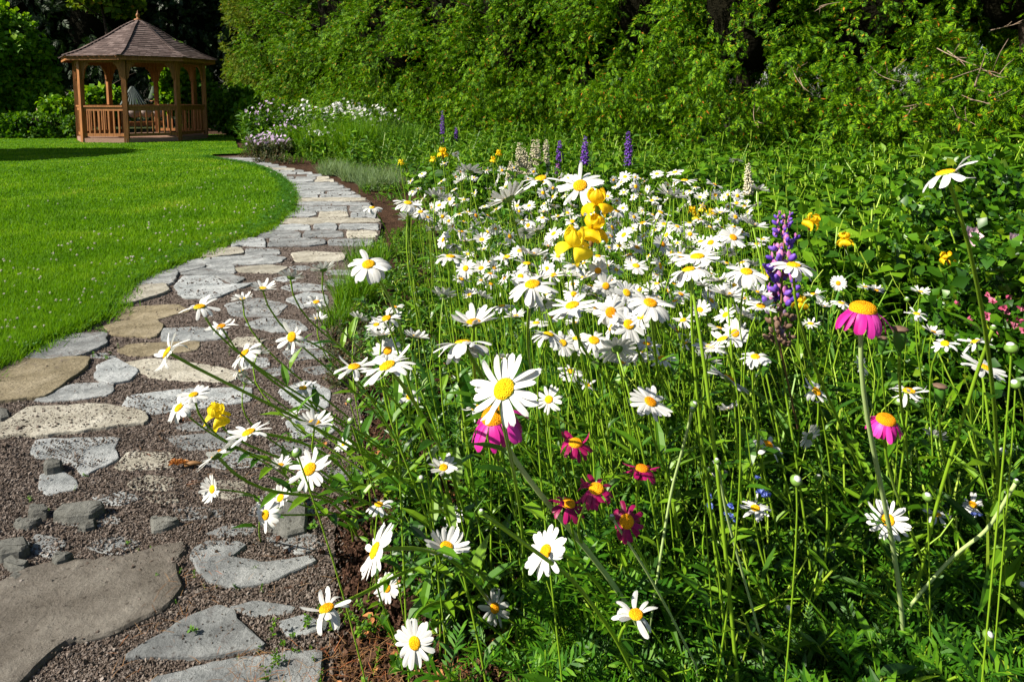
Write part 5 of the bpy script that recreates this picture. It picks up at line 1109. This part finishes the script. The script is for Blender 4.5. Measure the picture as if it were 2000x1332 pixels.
 (940, 578, 44, (.2, .4, .9), 'upturned daisy above the big overlapping pair', 'up', None),
 (1290, 340+75, 40, (.4, -.2, .8), 'daisy beyond the curved pale stem at the top of the drift', 'rag', None),
 (985, 640+60, 44, (0, .3, .9), 'daisy just above the largest one', 'up', None),
 (1735, 1100, 34, (0, -.5, .7), 'shaded daisy under the star-like one', 'rag', None),
 (1535, 1115, 44, (0, -.3, .9), 'deeply shaded daisy low in the right-hand tangle', 'thin', None),
 (1720, 1090, 40, (.3, -.3, .7), 'orange-centred shaded daisy behind the thick stem', 'rag', None),
 (1830, 1005, 52, (0, .2, .95), 'half-hidden daisy right of the star-like one', 'rag', None),
 (1900, 985, 50, (-.5, -.3, .7), 'torn daisy beside a large pale leaf, lower right', 'rag', None),
 (1630, 1090, 40, (0, .4, .9), 'dull daisy behind stalks left of the star-like one', 'rag', None),
]
for (x, y, dia, n, lab, kind, base) in HERO:
    small = dia < 46
    daisy(x, y, dia*1.08, n, lab, kind, base, D=.075 if dia > 60 else .062, rad=.0029 if dia > 80 else .0022, leaves=6 if dia > 50 else 3, zmax=1.2 if x in (1848,) else 1.0)
# the crowded drift: smaller and farther heads
r = np.random.RandomState(99); taken = [(h[0], h[1]) for h in HERO]; cnt = 0; rest = []
DR = np.array([(800, 330), (880, 300), (960, 290), (1060, 340), (1180, 350), (1270, 340), (1380, 355), (1470, 375), (1510, 430), (1500, 560), (1480, 640), (1380, 690), (1250, 720), (1130, 700), (1040, 640), (960, 600), (880, 560), (870, 480), (820, 420), (790, 370)], float)
tries = 0; LAB = [('white daisy packed among others in the far part of the drift, behind the irises', 470), ('white daisy crowded in the middle of the drift beside the yellow irises', 560), ('white daisy in the near thick of the drift, left of the violet lupin', 2000)]
while cnt < 165+130 and tries < 60000:
    tries += 1; x, y = r.uniform(790, 1500), r.uniform(290, 720)
    if not inpoly(np.array([[x, y]]), DR)[0]: continue
    dens = .8*np.exp(-((x-1260)/260)**2-((y-500)/110)**2)+.28+.4*np.exp(-((y-375)/60)**2)
    if r.rand() > dens: continue
    h = r.uniform(.56, .86); dd = (CAMH-h)*FPX/(y-190)*1.0; dia = .068*FPX/dd*r.uniform(.8, 1.15)
    if dia < 15: continue
    near = min((abs(x-a)+1.3*abs(y-b))/(.5*dia+6) for a, b in taken)
    if near < .92: continue
    taken.append((x, y)); c = tuple(np.array([-.12, -.22, .9])+r.normal(0, .42, 3)); rest.append((x, y, dia, c, ['flat', 'up', 'droop', 'rag', 'flat', 'thin'][r.randint(6)])); cnt += 1
rest.sort(key=lambda q: -q[2]); nind = 300-len(HERO)
for (x, y, dia, c, kind) in rest[:nind]:
    lab = [l for l, yy in LAB if y < yy][0]; daisy(x, y, dia, c, lab, kind, D=.058, leaves=2, rad=.0016, hero=False, group=GSMALL)
mb = MB()
src = {}
for k_, lst in PETV.items():
    me = lst[0]; n = len(me.vertices); co = np.empty(n*3, np.float32); me.vertices.foreach_get('co', co); src[k_] = (co.reshape(-1, 3), np.array([p_.vertices[:] for p_ in me.polygons]))
n = len(DISCL.vertices); co = np.empty(n*3, np.float32); DISCL.vertices.foreach_get('co', co); dv, df = co.reshape(-1, 3), np.array([p_.vertices[:] for p_ in DISCL.polygons])
for (x, y, dia, c, kind) in rest[nind:]:
    d = .055*FPX/dia; hd = P(x, y, d); s_ = .0275; nn = norm(np.array(c)+r.normal(0, .1, 3)); Mx = frames(r.normal(size=(1, 3)), up=[nn])[0]
    v, f = src[kind]; mb.add(place(v, Mx, hd, s_), f, 0); mb.add(place(dv, Mx, hd, s_), df, 1); b = np.array([hd[0]+r.uniform(0, .15), hd[1]+.05, 0]); v, f = tube(bez(b, b+[0, 0, .3], hd-nn*.1, hd-nn*.006, 8), .0016, 4, cap=False); mb.add(v, f, 2)
if mb.n: o = mb.obj('daisy_drift', [M['petal'], M['disc'], M['stem']]); tag(o, 'smallest far white daisies filling the back of the drift', 'daisies', kind='stuff')
# ------------------------------------------------------------------ magenta and crimson painted daisies
MAG = [petal_ring(22+k, -.55, -.95, 600+k, w=.18, r0=.58, jit=.14, L0=1.15, curl=.1) for k in range(2)]; MAGM = [m.mesh('drooping_petals', M['pink']) for m in MAG]
CRI = [petal_ring(21, -.15, -.8, 610+k, w=.13, r0=.3, jit=.45, curl=.7, miss=.04).mesh('crimson_petals', M['crimson']) for k in range(3)]
DISCO = disc_mesh(.61, .44, 'domed_disc', M['disc_or'], 190); DISCS = disc_mesh(.33, .2, 'domed_disc', M['disc_or'], 60)
def painted(x, y, wpx, n, lab, kind, base, D, rad=.003, stem='pale_stem', group='magenta and crimson painted daisies'):
    r_ = np.random.RandomState(int(x+y)); d = D*FPX/wpx; head = P(x, y, d); b = G(*base); t = empty('painted_daisy', b, lab, 'painted daisy', group)
    n = norm(np.array(n, float)); h = head-b; s_ = D/2; 
    if kind == 'mag': s_ = D/2/1.02
    else: s_ = D/2*1.2
    pts = bez(np.zeros(3), np.array([h[0]*.1, h[1]*.2, h[2]*.45]), h-n*.2*np.linalg.norm(h)*.9, h-n*s_*.05, 16); mb = MB(); v, f = tube(pts, rad*np.linspace(1.3, .9, 16), 8, cap=False); mb.add(v, f); mb.obj('stem', [M[stem]], t)
    mb = MB()
    for i in range(5):
        tt = r_.uniform(.1, .6); j = int(tt*15); dd = norm(np.array([[r_.normal(), r_.normal(), .3]])); v, f = fernleaf(r_); mb.add(place(v, frames(dd)[0], pts[j], .12), f)
    mb.obj('leaves', [M['fern_leaf']], t, smooth=False)
    mat = headmat(h, n, s_, r_.uniform(0, 6)); o = mobj('petals', MAGM[r_.randint(2)] if kind == 'mag' else CRI[r_.randint(3)], t); o.matrix_local = mat
    o = mobj('disc', DISCO if kind == 'mag' else DISCS, t); o.matrix_local = mat
    o = mobj('calyx', CALYX, t); o.matrix_local = mat@Matrix.Scale(1.9 if kind == 'mag' else 1.1, 4)
    return t
painted(1685, 607, 84, (.02, -.12, 1), 'largest magenta flower with domed orange disc and hanging petals on a thick pale stem', 'mag', (1760, 1420), .06, .0036)
painted(1730, 822, 60, (.0, -.15, 1), 'smaller magenta flower with hanging petals, lower down at the right', 'mag', (1830, 1330), .05, .0026, 'stem')
painted(968, 815, 92, (-.2, -.2, .95), 'magenta flower half hidden under the largest white daisy', 'mag', (1300, 1420), .068, .0042)
painted(1124, 866, 68, (-.3, -.2, .95), 'crimson flower below right of the half-hidden magenta one', 'cri', (1180, 1150), .055, .002, 'stem')
painted(1254, 916, 66, (.2, -.15, .95), 'crimson flower farthest right of the loose group', 'cri', (1290, 1180), .055, .002, 'stem')
painted(1165, 955, 76, (.45, -.25, .8), 'crimson flower in the middle of the group, touching its left neighbour', 'cri', (1200, 1250), .055, .002, 'stem')
painted(1110, 984, 70, (-.1, -.3, .95), 'bright crimson flower with an orange disc, left neighbour of the middle one', 'cri', (1150, 1250), .055, .002, 'stem')
painted(1224, 1018, 72, (-.1, -.65, .7), 'lowest crimson flower, its disc crossed by a thin stem', 'cri', (1300, 1300), .055, .002, 'stem')

# ------------------------------------------------------------------ bearded irises
def patch(fn, nu=9, nv=9):
    u, v = np.meshgrid(np.linspace(0, 1, nu), np.linspace(-1, 1, nv)); V = fn(u, v).reshape(-1, 3); i = np.arange(nv-1)[:, None]*nu; j = np.arange(nu-1)[None]
    return V, np.stack([i+j, i+j+1, i+nu+j+1, i+nu+j], 2).reshape(-1, 4)
def standard(seed):
    def fn(u, v):
        w = .42*np.sin(pi*np.clip(u*.8+.1, 0, 1))**.8; out = .4*np.sin(pi*u*.8)**.9; z = 1.05*u-.10*v**2*u
        a = v*w*2.1; ru = .09*np.sin(9*v+seed)*u**2+.02*np.sin(23*v)*u; return np.stack([(.12+out+ru)*np.sin(a), (.05+out+ru)*np.cos(a), z+.04*np.sin(7*v+seed)*u], -1)
    return patch(fn)
def fall(seed, hang=1.0):
    def fn(u, v):
        th = .7-2.7*hang*u; ys = np.cumsum(np.cos(.9-2.6*hang*np.linspace(0, 1, u.shape[1])))/u.shape[1]*1.15; zs = np.cumsum(np.sin(.9-2.6*hang*np.linspace(0, 1, u.shape[1])))/u.shape[1]*1.15
        w = .1+.46*np.sin(pi*np.clip(u*.86, 0, 1)**1.25)**.9; x = v*w; y = ys[None]+0*v; z = zs[None]-.16*v**2*w*2+.12*np.sin(8*v+seed)*u**2*np.abs(v); return np.stack([x, y+.03*np.sin(6*v+seed)*u, z], -1)
    return patch(fn)
def iris(x, y, hpx, lab, base, H=.12, mat='yellow', limp=0.0, spin=0.0, leaf=3, n=(0, 0, 1), group='yellow bearded irises', stemmat='stem', rad=.0042, d=None):
    r_ = np.random.RandomState(int(x*3+y)); d = H*FPX/hpx if d is None else d; head = P(x, y, d); b = G(*base) if base else np.array([head[0]+.05, head[1]+.08, 0])
    t = empty('iris', b, lab, 'iris', group); h = head-b; s_ = H*.49; n = norm(np.array(n, float)); Mx = frames(np.array([[cos(spin), sin(spin), 0.02]]), up=[n])[0]
    pts = bez(np.zeros(3), np.array([h[0]*.1, h[1]*.2, h[2]*.5]), h-n*.15, h-n*s_*.15, 12); mb = MB(); v, f = tube(pts, rad*np.linspace(1.2, .8, 12), 7); mb.add(v, f); mb.obj('stem', [M[stemmat]], t)
    for k in range(3):
        a = k*2*pi/3; c, q = cos(a), sin(a); Rz = np.array([[c, -q, 0], [q, c, 0], [0, 0, 1]]); mb = MB(); v, f = standard(k*2+r_.rand()*3); v = v*np.array([1, 1, 1-.45*limp]); mb.add(place(place(v, Rz, (0, 0, 0)), Mx, h, s_), f); mb.obj('standard_petal', [M[mat]], t)
        a += pi/3+r_.normal(0, .12); c, q = cos(a), sin(a); Rz = np.array([[c, -q, 0], [q, c, 0], [0, 0, 1]]); mb = MB(); v, f = fall(k+r_.rand()*3, 1.0+.25*limp+r_.normal(0, .05)); mb.add(place(place(v*(1-.15*limp), Rz, (0, 0, 0)), Mx, h, s_), f); mb.obj('fall_petal', [M[mat]], t)
    mb = MB(); v, f = ellipsoid((.13, .13, .42), 8, 7); mb.add(place(v+[0, 0, -.38], Mx, h, s_), f); mb.obj('spathe', [M['straw'] if limp > .4 else M['calyx']], t)
    if leaf:
        mb = MB()
        for k in range(leaf):
            a = r_.uniform(0, 6.28); L2 = r_.uniform(.35, .6); e = np.array([cos(a)*.12, sin(a)*.06, L2]); p_ = bez(np.zeros(3), [0, 0, L2*.4], e*.8+[0, 0, .05], e, 8); w = np.array([.012, .016, .017, .016, .014, .011, .006, .001]); sd = norm(np.array([cos(a+1.2+r_.normal(0, .3)), sin(a+1.2), 0])); v = np.vstack([p_-sd*w[:, None], p_+np.cross(sd, [0, 0, 1])*.004, p_+sd*w[:, None]]); j = np.arange(7)
            mb.add(v, [np.vstack([np.stack([j, j+8, j+9, j+1], 1), np.stack([j+8, j+16, j+17, j+9], 1)])])
        mb.obj('sword_leaves', [M['sword']], t)
    return t
iris(1166, 402, 78, 'upper of two stacked golden irises directly below the topmost open daisy', (1185, 800), .1, 'gold', .3, .4, rad=.004)
iris(1158, 452, 84, 'lower of two stacked golden irises', (1180, 820), .105, 'gold', .5, 1.3, n=(.1, -.1, 1), leaf=4)
iris(1122, 484, 86, 'large clear yellow iris left of the stacked pair, its falls hanging', (1140, 850), .105, 'yellow', .0, .1, n=(.12, -.25, .95), leaf=5)
iris(424, 814, 66, 'yellow iris bent low over the path stones', (700, 1010), .09, 'yellow', .3, .3, n=(-.1, -.3, .9), leaf=0, rad=.0034)
iris(1586, 434, 52, 'withering golden iris highest at the right of the lupin', (1610, 620), .1, 'gold', .8, .5, n=(.2, -.3, .8), leaf=3)
iris(1650, 470, 44, 'small yellow iris lower right of the withering one', (1670, 640), .09, 'gold', .6, 1.0, n=(-.3, -.3, .8), leaf=3)
iris(1850, 505, 44, 'small crinkled yellow iris at the right below a tiny daisy', (1870, 660), .09, 'gold', .9, 2.0, n=(-.3, -.3, .8), leaf=2)
iris(1562, 592, 46, 'folded yellow iris right behind the violet lupin', (1590, 800), .085, 'gold', .8, 1.5, n=(0, -.3, .9), leaf=2)
iris(1497, 535, 50, 'yellow iris left of the violet lupin, near its daisy', (1500, 760), .085, 'yellow', .7, .5, leaf=2)
iris(1510, 578, 34, 'crumpled orange-yellow iris under the one left of the lupin', (1520, 780), .075, 'gold', 1.0, .5, n=(.4, -.3, .6), leaf=1)
iris(865, 300, 30, 'golden iris at the back left below the tall thin purple spire', None, .11, 'gold', .5, .5, leaf=4)
iris(846, 312, 20, 'pale yellow iris beside the golden one at the back left', None, .09, 'yellow', .8, .9, leaf=3)
iris(783, 318, 20, 'leftmost small yellow iris at the far side of the bed', None, .09, 'yellow', .8, .2, leaf=3)
iris(974, 300, 18, 'tiny golden iris left of the white lupins, upper one', None, .08, 'gold', .4, .2, leaf=2)
iris(963, 313, 18, 'tiny golden iris left of the white lupins, lower one', None, .08, 'gold', .4, 1.2, leaf=2)
for k, (x, y) in enumerate([(1352, 412), (1372, 408), (1390, 416), (1360, 425)]):
    iris(x, y, 26, 'small yellow iris nestled in the back right of the daisy drift', None, .08, 'yellow' if k % 2 else 'gold', .7, k, leaf=1)
# iris leaf fans without flowers
def fan(pos, n, h, lab, seed, w=.016, mat='sword', lean=.2):
    r_ = np.random.RandomState(seed); mb = MB()
    for k in range(n):
        a = r_.uniform(-.5, .5)+(pi if k % 2 else 0); L2 = h*r_.uniform(.65, 1.05); off = np.array([r_.normal(0, .03), r_.normal(0, .02), 0]); e = off+np.array([cos(a)*L2*lean*r_.uniform(.3, 1.4), sin(a)*L2*lean, L2]); p_ = bez(off, off+[0, 0, L2*.5], e*.9, e, 8); ww = w*np.array([.7, .9, 1, 1, .9, .7, .4, .04]); sd = norm(np.array([cos(r_.uniform(-.8, .8)), sin(r_.uniform(-.8, .8)), 0]))
        v = np.vstack([p_-sd*ww[:, None], p_+np.cross(sd, [0, 0, 1])*.003, p_+sd*ww[:, None]]); j = np.arange(7); mb.add(v, [np.vstack([np.stack([j, j+8, j+9, j+1], 1), np.stack([j+8, j+16, j+17, j+9], 1)])])
    o = mb.obj('iris_leaves', [M[mat]]); o.location = tuple(pos); return tag(o, lab, 'iris leaves', 'fans of sword-shaped iris leaves')
fan(G(1010, 900), 9, .5, 'tall upright iris leaves behind the largest white daisy', 1, .014, lean=.1)
fan(G(1060, 860), 8, .5, 'broad upright iris leaves right behind the largest daisy', 2, .016, lean=.12)
fan(G(950, 880), 6, .42, 'iris leaves left of the largest white daisy', 3, .015, lean=.25)
fan(G(860, 860), 5, .36, 'long grey-green iris blade with brown tip over bare soil', 4, .014, lean=.6)
fan(G(1990, 900), 7, .55, 'broad pale iris leaves behind the full rounded daisy at right', 5, .026, lean=.15)
fan(G(1900, 820), 6, .5, 'broad dark iris leaves right of the poppy pods', 6, .022, lean=.35)
fan(G(1770, 800), 5, .4, 'iris leaves behind the poppy pods', 7, .018, lean=.3)
fan(G(1950, 1230), 3, .25, 'single broad pale leaf low at the right', 8, .03, lean=.4)
fan(G(1180, 900), 6, .4, 'iris leaves under the middle of the drift', 9, .014, lean=.2)
fan(G(1560, 760), 6, .4, 'iris leaves behind the violet lupin', 10, .014, lean=.3)

# ------------------------------------------------------------------ lupins
def floret(mk=0):
    mb_parts = []
    v, f = ellipsoid((.36, .8, .42), 8, 6); v = v*[1, 1, 1]+[0, 0, 0]; v[:, 2] += .35*(v[:, 1]+.8)**2*.4; a = place(v, np.eye(3), (0, .62, -.1)); w, g = ellipsoid((.5, .14, .62), 9, 6); w[:, 1] -= .5*w[:, 0]**2; b = place(w, np.eye(3), (0, .34, .42)); return a, f, b, g
def lupin(x0, y0, x1, y1, lab, m1, m2, base, Hreal, width, whorls, per, faded=0, group=None, stemmat='red_stem', pal=6):
    """(x0,y0) top pixel, (x1,y1) lowest floret pixel"""
    d = Hreal*FPX/abs(y1-y0)*cos(PITCH*.6); top = P(x0, y0, d); b = G(*base) if base else np.array([*P(x1, y1, d)[:2]+[0, 0], 0]); low = P(x1, y1, d); low[1] = top[1]; low[2] = top[2]-Hreal
    b = np.array([b[0], top[1]+.02, 0]) if base is None else b
    t = empty('lupin', b, lab, 'lupin', group); r_ = np.random.RandomState(int(x0+y0)); pts = np.vstack([bez(np.zeros(3), (low-b)*.4, (low-b)*.8, low-b, 8)[:-1], np.linspace(low-b, top-b, 8)]); mb = MB(); v, f = tube(pts, np.linspace(.0035, .0015, len(pts))*(1 if Hreal > .2 else .8), 6); mb.add(v, f); mb.obj('stem', [M[stemmat]], t)
    fa, ff, fb, fg = floret(); ax = top-low
    def spike(rows, name, ma, mb_):
        m_ = MB()
        for w in rows:
            tt = w/(whorls-1); c = low-b+ax*tt; s_ = (.62 if w < faded else 1)*width*(.5 if Hreal > .25 else .5)*(1-.55*tt**2)*r_.uniform(.9, 1.1); k = max(3, int(per*(1-.3*tt))); a = 2*pi*(np.arange(k)+.5*(w % 2))/k+r_.normal(0, .15, k)
            dirs = np.column_stack([np.cos(a), np.sin(a), np.full(k, .25)+r_.normal(0, .15, k)]); Fm = frames(dirs); T_ = np.tile(c, (k, 1))+r_.normal(0, width*.06, (k, 3)); sc_ = s_*.5*r_.uniform(.85, 1.15, k)
            off = norm(dirs)*(s_*.55)[..., None] if np.ndim(s_) else norm(dirs)*s_*.5
            scatter(m_, fa, [(ff, 0)], Fm, T_+off, sc_); scatter(m_, fb, [(fg, 1)], Fm, T_+off, sc_)
        return m_.obj(name, [M[ma], M[mb_]], t)
    if faded: spike(range(0, faded), 'faded_florets', 'faded', 'faded')
    spike(range(faded, whorls), 'flower_spike', m1, m2)
    mb = MB()
    for k in range(pal):
        a = r_.uniform(0, 6.28); q = np.array([cos(a)*r_.uniform(.05, .2), sin(a)*.12, r_.uniform(.15, .4)]); v, f = tube(bez(np.zeros(3), q*.3, q*.7, q, 5), .0014, 4, cap=False); mb.add(v, f)
        for j in range(8):
            bb = j*pi/4; d_ = np.array([[cos(bb), sin(bb), .25]]); v, f = leaf_tri(.14, .08, .15); mb.add(place(v, frames(d_)[0], q, .07), f)
    mb.obj('palmate_leaves', [M['mid_leaf']], t, smooth=False); return t
lupin(1533, 422, 1532, 680, 'tall violet lupin with separate whorls, tipped mauve and faded brown below', 'lup_blue', 'lup_pink', (1590, 980), .29, .078, 13, 8, 4)
CG = 'cream lupin spires behind the drift'
for (x, y0, y1, lab) in [(1013, 281, 345, 'leftmost tall cream lupin spire'), (1022, 292, 342, 'cream lupin spire touching the leftmost tall one'), (1028, 300, 350, 'short cream spire with a pointed tip in the middle of the cluster'), (1042, 276, 350, 'tallest cream lupin spire'), (1050, 275, 335, 'cream spire just right of the tallest'), (1067, 275, 335, 'rightmost cream spire of the cluster, standing apart'), (997, 318, 350, 'small cream spire left of the cluster'), (1034, 318, 350, 'lowest cream spire in front of the cluster')]:
    lupin(x, y0, x, y1, lab, 'lup_cream', 'lup_cream', None, .0052*(y1-y0), .075, 18, 9, 0, CG, 'stem', 3)
lupin(1461, 322, 1464, 382, 'lone cream lupin spire right of the drift', 'lup_cream', 'lup_cream', None, .22, .062, 17, 9, 0, None, 'stem', 3)
lupin(1458, 385, 1458, 406, 'stubby cream lupin tip below the lone cream spire', 'lup_cream', 'lup_cream', None, .09, .06, 7, 7, 0, None, 'stem', 2)
PG = 'purple lupin spires along the back of the bed'
for (x, y0, y1, lab, m2, hh) in [(1093, 278, 322, 'bright purple spire next to the cream cluster', 'lup_blue', .26), (1090, 320, 346, 'wine-purple lupin head below the bright purple spire', 'lup_pink', .15), (1143, 269, 322, 'dark purple spire between the cream cluster and the rightmost one', 'lup_blue', .3), (1228, 260, 324, 'rightmost dark purple spire', 'lup_blue', .34), (864, 218, 262, 'tallest thin purple spire at the far left of the bed', 'lup_blue', .4), (891, 250, 276, 'short thin purple spire right of the tallest thin one', 'lup_blue', .25), (865, 270, 286, 'stub of purple spire under the tallest thin one', 'lup_purple', .15), (1157, 322, 335, 'small wine-coloured lupin head under the dark purple spire', 'lup_pink', .09), (1058, 336, 350, 'small purple head hidden behind the half-side daisy', 'lup_pink', .09)]:
    lupin(x, y0, x, y1, lab, 'lup_purple', m2, None, hh, .085, 15, 8, 0, PG, 'stem', 3)

# ------------------------------------------------------------------ poppy pods, buds, small extras
def podmesh():
    mb = MB(); v, f = lathe([(.001, -.02), (.012, 0), (.011, .006), (.016, .012), (.03, .04), (.037, .09), (.036, .13), (.028, .15), (.03, .155)], 16, rib=lambda a: 1+.05*np.cos(8*a)); mb.add(v, f); v, f = lathe([(.03, .155), (.046, .15), (.05, .162), (.03, .17), (.001, .174)], 16, rib=lambda a: 1+.08*np.cos(8*a)); mb.add(v, f, 1); return mb.mesh('seed_pod', [M['sword'], M['faded']])
PODM = podmesh()
for (x, y, hpx, base, lab) in [(1757, 662, 62, (1770, 1100), 'dark slender poppy seed pod at the left of the three'), (1835, 770, 52, (1860, 1150), 'plump upright poppy seed pod, lowest of the three'), (1722, 672, 40, (1750, 1100), 'green poppy seed pod just under the large magenta flower')]:
    d = .045*FPX/hpx; h = P(x, y, d); b = G(*base); t = empty('poppy', b, lab, 'poppy', 'poppy seed pods at the right'); q = h-b; mb = MB(); v, f = tube(bez(np.zeros(3), q*[.1, .1, .5], q-[0, 0, .15], q, 10), .0022, 6); mb.add(v, f); mb.obj('stem', M['stem'], t); o = mobj('seed_pod', PODM, t); o.location = tuple(q-np.array([0, 0, .02])); o.scale = (.22,)*3
mb = MB(); v, f = ellipsoid((1, 1, .8), 12, 9); mb.add(v, f, 0); v, f = ellipsoid((.62, .62, .45), 12, 7); mb.add(v+[0, 0, .5], f, 1); BUDM = mb.mesh('bud', [M['calyx'], M['petal']])
BUDS = [(685, 822, 13, 'closed pale bud over the soil right of the tiny complete daisy'), (683, 782, 11, 'small round bud under the twin daisies'), (706, 826, 9, 'slim bud beside the closed pale one'), (1178, 475, 11, 'round green bud right of the large clear yellow iris'), (1555, 938, 20, 'plump white bud low left of the thick pale stem'), (1598, 932, 12, 'greenish bud right of the plump white one'), (1811, 970, 15, 'flat greenish bud, lower right'), (1958, 882, 14, 'round whitish bud near the right edge'), (1755, 785, 13, 'pale bud between the thin side-on daisy and the smaller magenta flower'), (1771, 585, 9, 'small pale bud over dark leaves at right'), (1540, 1190, 14, 'faded greenish button bud in the lower tangle'), (1930, 1240, 15, 'flat yellow-green button at the lower right'), (822, 935, 14, 'orange-centred opening bud beside the crisp up-turned daisy'), (1983, 750, 16, 'half-open bud at the right edge above the pale leaf'), (1975, 680, 20, 'white tufted half-open head at the right edge'), (580, 884, 18, 'half-open cream bud over the gravel edge'), (1995, 1140, 13, 'white bud cut by the right edge'), (1030, 490, 10, 'green bud in the stems left of the irises'), (820, 1192, 10, 'tiny opening bud above the lowest daisy'), (1355, 790, 15, 'closed green bud on a bent stem right of the flat open daisy')]
for (x, y, dpx, lab) in BUDS:
    r_ = np.random.RandomState(x); d = .013*FPX/dpx; h = P(x, y, max(.75, d)); 
    while h[2] > .95: d *= 1.05; h = P(x, y, d)
    b = np.array([h[0]+r_.uniform(.02, .15), h[1]+r_.uniform(.02, .12), 0]); t = empty('daisy_bud', b, lab, 'flower bud', 'unopened flower buds'); q = h-b; mb = MB(); v, f = tube(bez(np.zeros(3), q*[.2, .2, .5], q-[-.02, -.02, .1], q, 9), .0013, 5, cap=False); mb.add(v, f); mb.obj('stem', M['stem'], t)
    o = mobj('bud', BUDM, t); o.location = tuple(q); s_ = dpx/FPX*np.linalg.norm(h-[0, 0, CAMH])/2; o.scale = (s_,)*3; o.rotation_euler = (r_.normal(0, .3)+.3, r_.normal(0, .3), 0)
# thick pale stalks crossing the foreground
for k, (pp, d0, rd, m_, lab) in enumerate([([(1000, 860), (1040, 975), (1070, 1040), (1100, 1110), (1175, 1190), (1280, 1340), (1330, 1420)], .80, .0042, 'pale_stem', 'thick pale ribbed stalk slanting from the half-hidden magenta flower to the bottom'),
     ([(1985, 940), (1930, 1035), (1860, 1085), (1760, 1200), (1700, 1400)], 1.15, .003, 'pale_stem', 'pale stalk bending down left from the right edge'),
     ([(1352, 800), (1335, 870), (1310, 960), (1280, 1150), (1255, 1320)], 1.1, .0024, 'pale_stem', 'straight pale stalk right of the crimson flowers'),
     ([(1195, 1010), (1260, 1110), (1310, 1200), (1360, 1300)], 1.0, .002, 'pale_stem', 'thin pale stalk below the lowest crimson flower'),
     ([(1940, 640), (1910, 720), (1870, 850), (1830, 980), (1790, 1150)], 1.1, .003, 'stem', 'green stalk slanting down beside the full rounded daisy'),
     ([(1400, 900), (1420, 1010), (1450, 1120), (1490, 1260)], 1.05, .0022, 'pale_stem', 'pale thin stalk in the lower right tangle'),
     ([(940, 1000), (1120, 1130), (1200, 1240), (1250, 1340)], .95, .003, 'stem', 'green stalk running behind the clean bottom centre daisy')][1:]):
    P3 = np.array([P(x, y, d0+.05*i) for i, (x, y) in enumerate(pp)]); P3[:, 2] = np.maximum(P3[:, 2], .0); tt = np.linspace(0, len(P3)-1, 24); C_ = np.stack([np.interp(tt, np.arange(len(P3)), P3[:, j]) for j in range(3)], 1)
    for _ in range(3): C_[1:-1] = (C_[:-2]+2*C_[1:-1]+C_[2:])/4
    # carry the stalk down to the ground
    if C_[-1, 2] > .01: e = C_[-1]+(C_[-1]-C_[-4])*.5; C_ = np.vstack([C_, [C_[-1]*[1, 1, .5]+[.02, .02, 0]], [C_[-1]*[1, 1, 0]+[.03, .04, 0]]])
    b = C_[-1].copy(); b[2] = 0; mb = MB(); v, f = tube(C_-b, rd, 7); mb.add(v, f); o = mb.obj('flower_stalk', M[m_]); o.location = tuple(b); tag(o, lab, 'stalk', 'thick bare stalks in the foreground'); q = mobj('bud', BUDM, o); q.location = tuple(C_[0]-b); q.scale = (.005,)*3
# spent iris lying on gravel, brown leaves, blue speck flowers
b = G(350, 912, .02); t = empty('spent_iris', b, 'shrivelled brown iris bloom lying on the gravel', 'withered flower'); mb = MB(); [mb.add(place(RV, frames(np.array([[cos(q_), sin(q_), .2]]))[0], (.012*q_-.02, 0, .012), .017), RF) for q_ in range(4)]; mb.obj('bloom', M['brownleaf'], t); mb = MB(); v, f = tube(np.array([[.02, 0, .01], [.05, .005, .012], [.085, .01, .006]]), [.009, .007, .003], 7); mb.add(v, f); mb.obj('stalk', M['straw'], t)
mb = MB()
for (x, y, n_) in [(1487, 968, 4), (1492, 955, 3), (1425, 1000, 5), (1385, 985, 3), (1900, 1010, 2)]:
    c = P(x, y, 1.35)
    for k in range(n_): q = c+R.normal(0, .008, 3); v = place(RV[:, :], frames(R.normal(size=(1, 3)))[0], q, .008); mb.add(v, RF)
o = mb.obj('blue_flowers', M['bluef']); tag(o, 'sparse tiny blue flowers deep in the shaded stalks', 'blue flowers', kind='stuff')
mb = MB(); p = sample_ground(90, BAREBED+[], np.random.RandomState(77), 1.5, y0=1, y1=5); v, f = leaf_tri(.3, .1, .3); n = len(p)
scatter(mb, v, f, frames(np.column_stack([R.normal(size=(n, 2)), R.uniform(-.1, .3, n)])), np.column_stack([p, R.uniform(.01, .03, n)]), R.uniform(.015, .04, n)); o = mb.obj('withered_leaves', M['brownleaf'], smooth=False); tag(o, 'scattered orange-brown withered leaves on the soil', 'dead leaves', kind='stuff')
